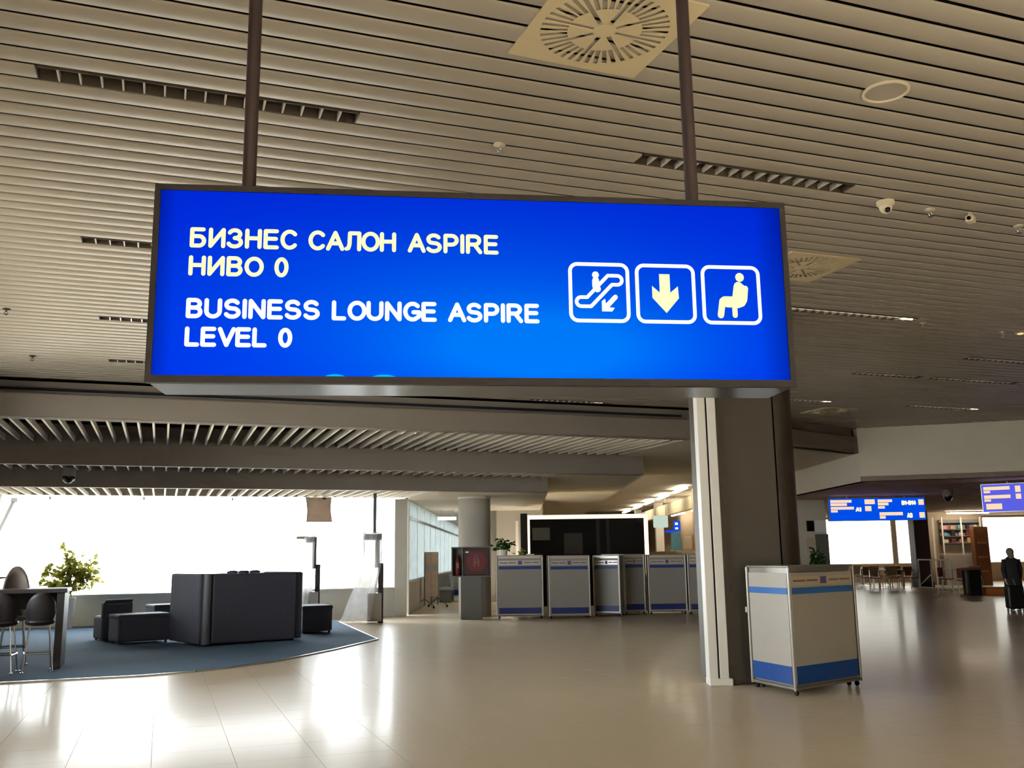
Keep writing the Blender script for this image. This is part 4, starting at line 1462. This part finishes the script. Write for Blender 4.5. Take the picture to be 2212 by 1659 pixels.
p = dl(29.5, (1792 - 1106) / 2084 * 29.5)
board('wide blue board with rows of text and gate codes hanging beyond the podium', p, -HEAD - R(1), 2.96, .70, 3.13, 'board_blue',
      [(.02, .80, .24, .92), (.02, .66, .19, .78), (.02, .50, .26, .62), (.02, .38, .09, .48), (.375, .72, .48, .93), (.375, .42, .44, .64),
       (.51, .80, .66, .92), (.51, .66, .62, .78), (.51, .52, .58, .63), (.52, .22, .76, .36), (.52, .08, .58, .2), (.93, .66, .985, .9), (.93, .1, .985, .34)],
      [('A1', .275, .40, .335, .60), ('B1-B14', .755, .66, .905, .86), ('A3', .80, .1, .86, .32)])
p = dl(24.0, (2127 - 1106) / 2084 * 24.0)
board('second blue violet board cut by the picture edge above the walking person', p, -HEAD - R(34), 2.96, .70, 3.12, 'board_violet',
      [(.02, .78, .22, .9), (.02, .68, .07, .76), (.02, .48, .22, .6), (.02, .38, .07, .46), (.03, .1, .15, .3), (.26, .68, .30, .9), (.26, .44, .3, .62), (.34, .66, .40, .92), (.34, .4, .40, .62),
       (.48, .7, .62, .94), (.48, .46, .6, .64), (.36, .08, .46, .3), (.5, .08, .62, .34), (.7, .7, .9, .92), (.7, .4, .9, .6), (.7, .1, .9, .3)], [])

# dark pillar, kiosk wall
p = dl(41, 17.25)
t = thing('dark_pillar', 'dark square pillar between the bright food court windows', 'column', (p[0], p[1], 0), -HEAD)
MB().box((0, 0, ZD / 2), (.62, .62, ZD)).build('shaft', 'dark_pillar', t, bevel=.02)
MB().box((0, 0, .1), (.68, .68, .2)).build('plinth', 'black', t)

sk = thing('shop_kiosk', 'cream shop kiosk with grey display shelves beside the dark pillar', 'kiosk', (0, 0, 0))
kd = 43.0
MB().slab(dl(kd, 18.5), dl(kd, 21.0), 0, ZD, .15).build('rear_wall', 'print_cream', sk)
MB().slab(dl(kd - .5, 18.9), dl(kd - .5, 20.9), 0, 1.3, .4).build('sales_counter', 'panel_white', sk)
cab = MB().slab(dl(kd - .1, 19.0), dl(kd - .1, 20.75), 1.75, 2.85, .08).build('display_case', 'goods_grey', sk)
for z_ in (1.8, 2.1, 2.4, 2.7):
    MB().slab(dl(kd - .3, 19.0), dl(kd - .3, 20.75), z_, z_ + .03, .2).build('shelf', 'post_grey', cab)
for l_ in (18.6, 19.0, 19.85, 20.7):
    MB().slab(dl(kd - .32, l_), dl(kd - .32, l_ + .06), 0, 2.95, .06).build('upright', 'white_profile', sk)
p = dl(kd - 1.2, 19.8)
t = thing('linear_lamp', 'added warm linear lamp hanging before the cream kiosk', 'lamp', (p[0], p[1], ZD), -HEAD)  # lamp added to brighten the kiosk and its shelves
MB().box((0, 0, -.1), (1.8, .1, .05)).build('luminous_bar', 'lamp_kiosk_added', t, bevel=.01)
for u_ in (-.7, .7):
    MB().tube([(u_, 0, -.08), (u_, 0, 0)], .01, 6).build('hanger', 'alu', t)
rnd = random.Random(7)
pm_ = ['goods_pink', 'goods_gold', 'goods_teal', 'black', 'print_cream', 'red']
nm = ['pink', 'gold', 'teal', 'black', 'cream', 'red']
pos = ['on the top shelf', 'on the middle shelf', 'on the lowest shelf']
ih = 0
for zi, z_ in enumerate((2.43, 2.13, 1.83)):
    for j in range(5):
        k_ = (j + zi * 2) % 6
        w_ = rnd.uniform(.14, .24)
        h_ = rnd.uniform(.14, .24)
        p = dl(kd - .2, 19.18 + j * .34)
        t = tag(MB().box((0, 0, h_ / 2), (w_, .12, h_), -HEAD, .85).build('goods_box', pm_[k_], loc=(p[0], p[1], z_), bevel=.01), '%s package %s of the grey display shelves' % (nm[k_], pos[zi]), 'package', 'packages on the kiosk shelves')
p = dl(42.0, 20.15)
t = thing('wood_stand', 'tall golden brown wooden stand at the side of the kiosk', 'stand', (p[0], p[1], 0), -HEAD)
MB().box((.15, 0, 1.25), (.62, .35, 2.5)).build('body', 'wood_brown', t)
for z_ in (.6, 1.2, 1.8):
    MB().box((.15, -.2, z_), (.36, .06, .05)).build('ledge', 'goods_gold', t)

# white tubular barrier
t = thing('tube_barrier', 'white tubular barrier in front of the kiosk', 'barrier', (0, 0, 0))
for d_ in (39.8, 38.6, 37.7, 36.9):
    p = dl(d_, 16.62)
    MB().tube([(p[0], p[1], 0), (p[0], p[1], 1.14)], .03, 10).build('upright', 'white_profile', t, True)
a, b = dl(39.8, 16.62), dl(36.9, 16.62)
MB().tube([(a[0], a[1], 1.14), (b[0], b[1], 1.14)], .03, 10).build('top_rail', 'white_profile', t, True)
MB().tube([(a[0], a[1], .04), (b[0], b[1], .04)], .025, 10).build('bottom_rail', 'white_profile', t, True)
a2, b2 = dl(39.7, 16.62), dl(38.7, 16.62)
MB().tube([(a2[0], a2[1], .15), (b2[0], b2[1], .55)], .018, 8).build('diagonal', 'white_profile', t, True)

# bin
p = dl(32.9, 15.5)
t = thing('waste_bin', 'black waste bin with a brown lid in the food court', 'bin', (p[0], p[1], 0), -HEAD)
MB().box((0, 0, .42), (.44, .44, .84), 0, 1.06).build('body', 'black', t, bevel=.03)
MB().box((0, 0, .88), (.48, .48, .08)).build('lid', 'wood_brown', t, bevel=.02)
MB().box((.25, -.1, .45), (.03, .06, .8)).build('side_bar', 'chrome', t)
MB().box((-.25, -.1, .45), (.03, .06, .8)).build('side_bar', 'chrome', t)
p = dl(33.2, 16.35)
t = thing('low_plinth', 'low orange plinth on the floor right of the black bin', 'plinth', (p[0], p[1], 0), -HEAD)
MB().box((0, 0, .11), (.74, .5, .22)).build('body', 'orange', t, bevel=.02)
MB().box((0, 0, .235), (.68, .44, .03)).build('top', 'wood_brown', t)


# tables and chairs
def cafe_table(label, d, l, group='cafe tables of the food court', topm='panel_white'):
    p = dl(d, l)
    t = thing('cafe_table', label, 'table', (p[0], p[1], 0), -HEAD, group)
    MB().box((0, 0, .74), (.75, .75, .035)).build('tabletop', topm, t, bevel=.008)
    MB().tube([(0, 0, .02), (0, 0, .73)], .035, 10).build('column', 'alu', t, True)
    MB().lathe((0, 0, 0), [(.25, 0), (.25, .015), (.05, .04)], 20).build('base', 'alu', t, True)


def cafe_chair(label, d, l, rz, m_='chair_tan'):
    p = dl(d, l)
    t = thing('cafe_chair', label, 'chair', (p[0], p[1], 0), rz - HEAD, 'cafe chairs of the food court')
    MB().box((0, 0, .45), (.42, .42, .04)).build('seat', m_, t, bevel=.012)
    MB().box((0, .2, .70), (.42, .03, .34)).build('backrest', m_, t, bevel=.012)
    for x_, y_ in ((-.18, -.18), (.18, -.18)):
        MB().tube([(x_, y_, 0), (x_, y_, .44)], .014, 6).build('leg', 'chrome', t)
    for x_ in (-.18, .18):
        MB().tube([(x_, .24, 0), (x_, .19, .45), (x_, .2, .84)], .014, 6).build('leg', 'chrome', t)


cafe_table('white cafe table left of the tan chairs below the first window', 43.5, 15.6)
cafe_table('white cafe table nearer the dark pillar below the first window', 43.0, 16.6)
cafe_table('white cafe table farthest back below the first window', 46.0, 16.2)
cafe_table('white cafe table at the picture edge behind the walking person', 25.2, 13.9)
cafe_chair('tan cafe chair turned away, first past the podium', 42.6, 15.1, 0)
cafe_chair('tan cafe chair turned away, second past the podium', 42.2, 15.75, 0)
cafe_chair('tan cafe chair beside the dark pillar', 42.0, 16.35, R(20))
cafe_chair('tan cafe chair at the far table under the window', 45.2, 16.0, R(10))
cafe_chair('tan cafe chair facing the camera at the far table', 46.8, 16.5, R(180))
cafe_chair('reddish cafe chair at the picture edge beside the suitcase', 24.6, 13.45, R(60), 'chair_red')
cafe_chair('reddish cafe chair behind the table at the picture edge', 26.2, 14.2, R(180), 'chair_red')
cafe_chair('reddish cafe chair by the barrier in the kiosk area', 36.2, 16.1, R(40), 'chair_red')
cafe_chair('reddish cafe chair between bin and wooden stand', 38.5, 18.3, R(-30), 'chair_red')
cafe_table('white cafe table in front of the kiosk', 39.0, 17.6)
cafe_table('white cafe table in the nearest row past the podium', 39.6, 14.9)
cafe_table('white cafe table in the nearest row, closer to the tube barrier', 40.1, 16.05)
cafe_chair('tan cafe chair of the nearest row, first past the podium', 38.9, 14.5, 0)
cafe_chair('tan cafe chair of the nearest row, second past the podium', 38.8, 15.15, R(-12))
cafe_chair('brown cafe chair of the nearest row next to the tube barrier', 39.1, 16.0, R(15), 'wood_brown')
cafe_chair('brown cafe chair behind the nearest row, facing the podium', 40.5, 14.7, R(180), 'wood_brown')
cafe_chair('brown cafe chair behind the nearest row, facing the barrier', 41.0, 16.1, R(170), 'wood_brown')
cafe_chair('tan cafe chair in the back corner under the first window', 46.2, 15.3, R(80))
cafe_chair('reddish cafe chair behind the black bin', 34.6, 16.0, R(160), 'chair_red')
cafe_chair('brown cafe chair between the bin and the tube barrier', 36.4, 17.3, R(20), 'wood_brown')
p = dl(28.6, 8.95)
bush('potted_plant', 'dark leafy plant rising behind the podium by the notice wall', (p[0], p[1], 0), .35, .75, 200, 'leaf_green', (.2, .9), .05, 13, .12)

# ------------------------------------------------------------------ walking person with a suitcase
p = dl(24.7, (2176 - 1106) / 2084 * 24.7)
pe = thing('person', 'person in a dark coat with light hair walking away pulling a black suitcase', 'person', (p[0], p[1], 0), -HEAD - R(8))


def skin_mesh(name, verts, edges, material, parent, root=0, lev=2):
    me = bpy.data.meshes.new(name)
    me.from_pydata([v[:3] for v in verts], edges, [])
    o = bpy.data.objects.new(name, me)
    COL.objects.link(o)
    o.parent = parent
    o.modifiers.new('skin', 'SKIN')
    if not me.skin_vertices:
        me.attributes.new('skin', 'FLOAT', 'POINT')
    lay = me.skin_vertices[0].data if me.skin_vertices else None
    if lay:
        for i_, v in enumerate(verts):
            lay[i_].radius = (v[3], v[4] if len(v) > 4 else v[3])
            lay[i_].use_root = (i_ == root)
    sb_ = o.modifiers.new('smooth', 'SUBSURF')
    sb_.levels = lev
    sb_.render_levels = lev
    me.materials.append(M[material])
    return o


s_ = 1.53 / 1.70
V = []
E_ = []


def vv(x, y, z, r, r2=None):
    V.append((x * s_, y * s_, z * s_, r * s_, (r2 or r) * s_))
    return len(V) - 1


def ln_(*ids):
    for a, b in zip(ids, ids[1:]):
        E_.append((a, b))


pelv = vv(0, 0, .92, .15, .11)
wai = vv(0, 0, 1.08, .13, .095)
che = vv(0, .01, 1.28, .15, .11)
nek = vv(0, .02, 1.44, .055)
hea = vv(0, .03, 1.53, .075, .085)
top = vv(0, .03, 1.635, .062, .07)
ln_(pelv, wai, che, nek, hea, top)
HANDS = {}
for sgn in (-1, 1):
    hip = vv(sgn * .09, 0, .86, .095)
    kn = vv(sgn * .10, .10 if sgn > 0 else .0, .48, .06)
    an = vv(sgn * .10, .02 if sgn > 0 else -.16, .09, .038)
    to = vv(sgn * .11, .15 if sgn > 0 else -.05, .03, .035)
    ln_(pelv, hip, kn, an, to)
    sh_ = vv(sgn * .175, 0, 1.38, .06)
    el = vv(sgn * .235, -.05 if sgn < 0 else .03, 1.10, .045)
    wr = vv(sgn * .23, -.10 if sgn < 0 else .10, .87, .03)
    pa = vv(sgn * .23, -.115 if sgn < 0 else .125, .80, .036, .02)
    ln_(che, sh_, el, wr, pa)
    for fi, (dx, ln2) in enumerate(((-.028, .07), (-.010, .08), (.008, .075), (.026, .06))):
        f1_ = vv(sgn * .23 + dx * .3, V[pa][1] / s_ + .005 + dx, .76, .0095)
        f2_ = vv(sgn * .23 - sgn * .02, V[pa][1] / s_ + .008 + dx, .76 - ln2 * .6, .0085)
        ln_(pa, f1_, f2_)
    th1 = vv(sgn * .20, V[pa][1] / s_ + .03, .80, .011)
    th2 = vv(sgn * .195, V[pa][1] / s_ + .04, .765, .0095)
    ln_(pa, th1, th2)
skin_mesh('body', V, E_, 'skin', pe)


def loft(name, rings, material, parent, n=18):
    b = MB()
    for cx, cy2, z, rx, ry in rings:
        for j in range(n):
            th = 2 * math.pi * j / n
            b.v.append(((cx + rx * math.cos(th)) * s_, (cy2 + ry * math.sin(th)) * s_, z * s_))
    for i_ in range(len(rings) - 1):
        for j in range(n):
            a, c2 = i_ * n + j, i_ * n + (j + 1) % n
            b.f.append((a, c2, c2 + n, a + n))
    b.f.append(tuple(range(n))[::-1])
    b.f.append(tuple((len(rings) - 1) * n + j for j in range(n)))
    return b.build(name, material, parent, True)


co = loft('coat', [(0, -.01, .60, .235, .19), (0, 0, .75, .235, .18), (0, 0, .92, .22, .165), (0, 0, 1.08, .19, .145), (0, .01, 1.25, .21, .15), (0, .01, 1.36, .215, .14), (0, .015, 1.42, .14, .10), (0, .02, 1.47, .075, .075)], 'coat', pe)
for sgn in (-1, 1):
    yb = -.1 if sgn < 0 else .1
    b = MB().tube([(sgn * .17 * s_, 0, 1.38 * s_), (sgn * .24 * s_, (yb * .4) * s_, 1.10 * s_), (sgn * .232 * s_, yb * s_, .86 * s_)], [.078 * s_, .062 * s_, .05 * s_], 14)
    b.build('sleeve', 'coat', co, True)
    k2, a2_ = (.10, .02) if sgn > 0 else (0, -.16)
    MB().tube([(sgn * .09 * s_, 0, .88 * s_), (sgn * .10 * s_, k2 * s_, .48 * s_), (sgn * .10 * s_, a2_ * s_, .08 * s_)], [.11 * s_, .078 * s_, .06 * s_], 14).build('trouser_leg', 'trousers', pe, True)
    MB().ball((sgn * .105 * s_, (a2_ + .06) * s_, .04), .05, 12, 8, (.85, 2.3, .75)).build('shoe', 'black', pe, True)
MB().ball((0, .01 * s_, 1.60 * s_), .115 * s_, 18, 10, (.9, 1.0, 1.05)).ball((0, -.045 * s_, 1.50 * s_), .10 * s_, 16, 8, (.85, .7, 1.2)).build('hair', 'hair', pe, True)
MB().ball((0, .135 * s_, 1.575 * s_), .02 * s_, 8, 6).build('nose', 'skin', pe, True)

p = dl(23.9, (2176 - 1106) / 2084 * 23.9)
su = thing('suitcase', 'black wheeled suitcase pulled behind the person', 'suitcase', (p[0], p[1], 0), -HEAD)
MB().box((0, 0, .35), (.40, .24, .56)).build('shell', 'suitcase', su, bevel=.05, seg=3)
for z_ in (.2, .35, .5):
    MB().box((0, -.122, z_), (.3, .012, .02)).build('rib', 'black', su)
for x_, y_ in ((-.15, -.08), (.15, -.08), (-.15, .08), (.15, .08)):
    MB().tube([(x_ - .014, y_, .035), (x_ + .014, y_, .035)], .035, 12).build('wheel', 'goods_grey', su, True)
MB().tube([(-.09, .06, .6), (-.09, .16, .78), (.09, .16, .78), (.09, .06, .6)], .010, 8).build('pull_handle', 'alu', su, True)
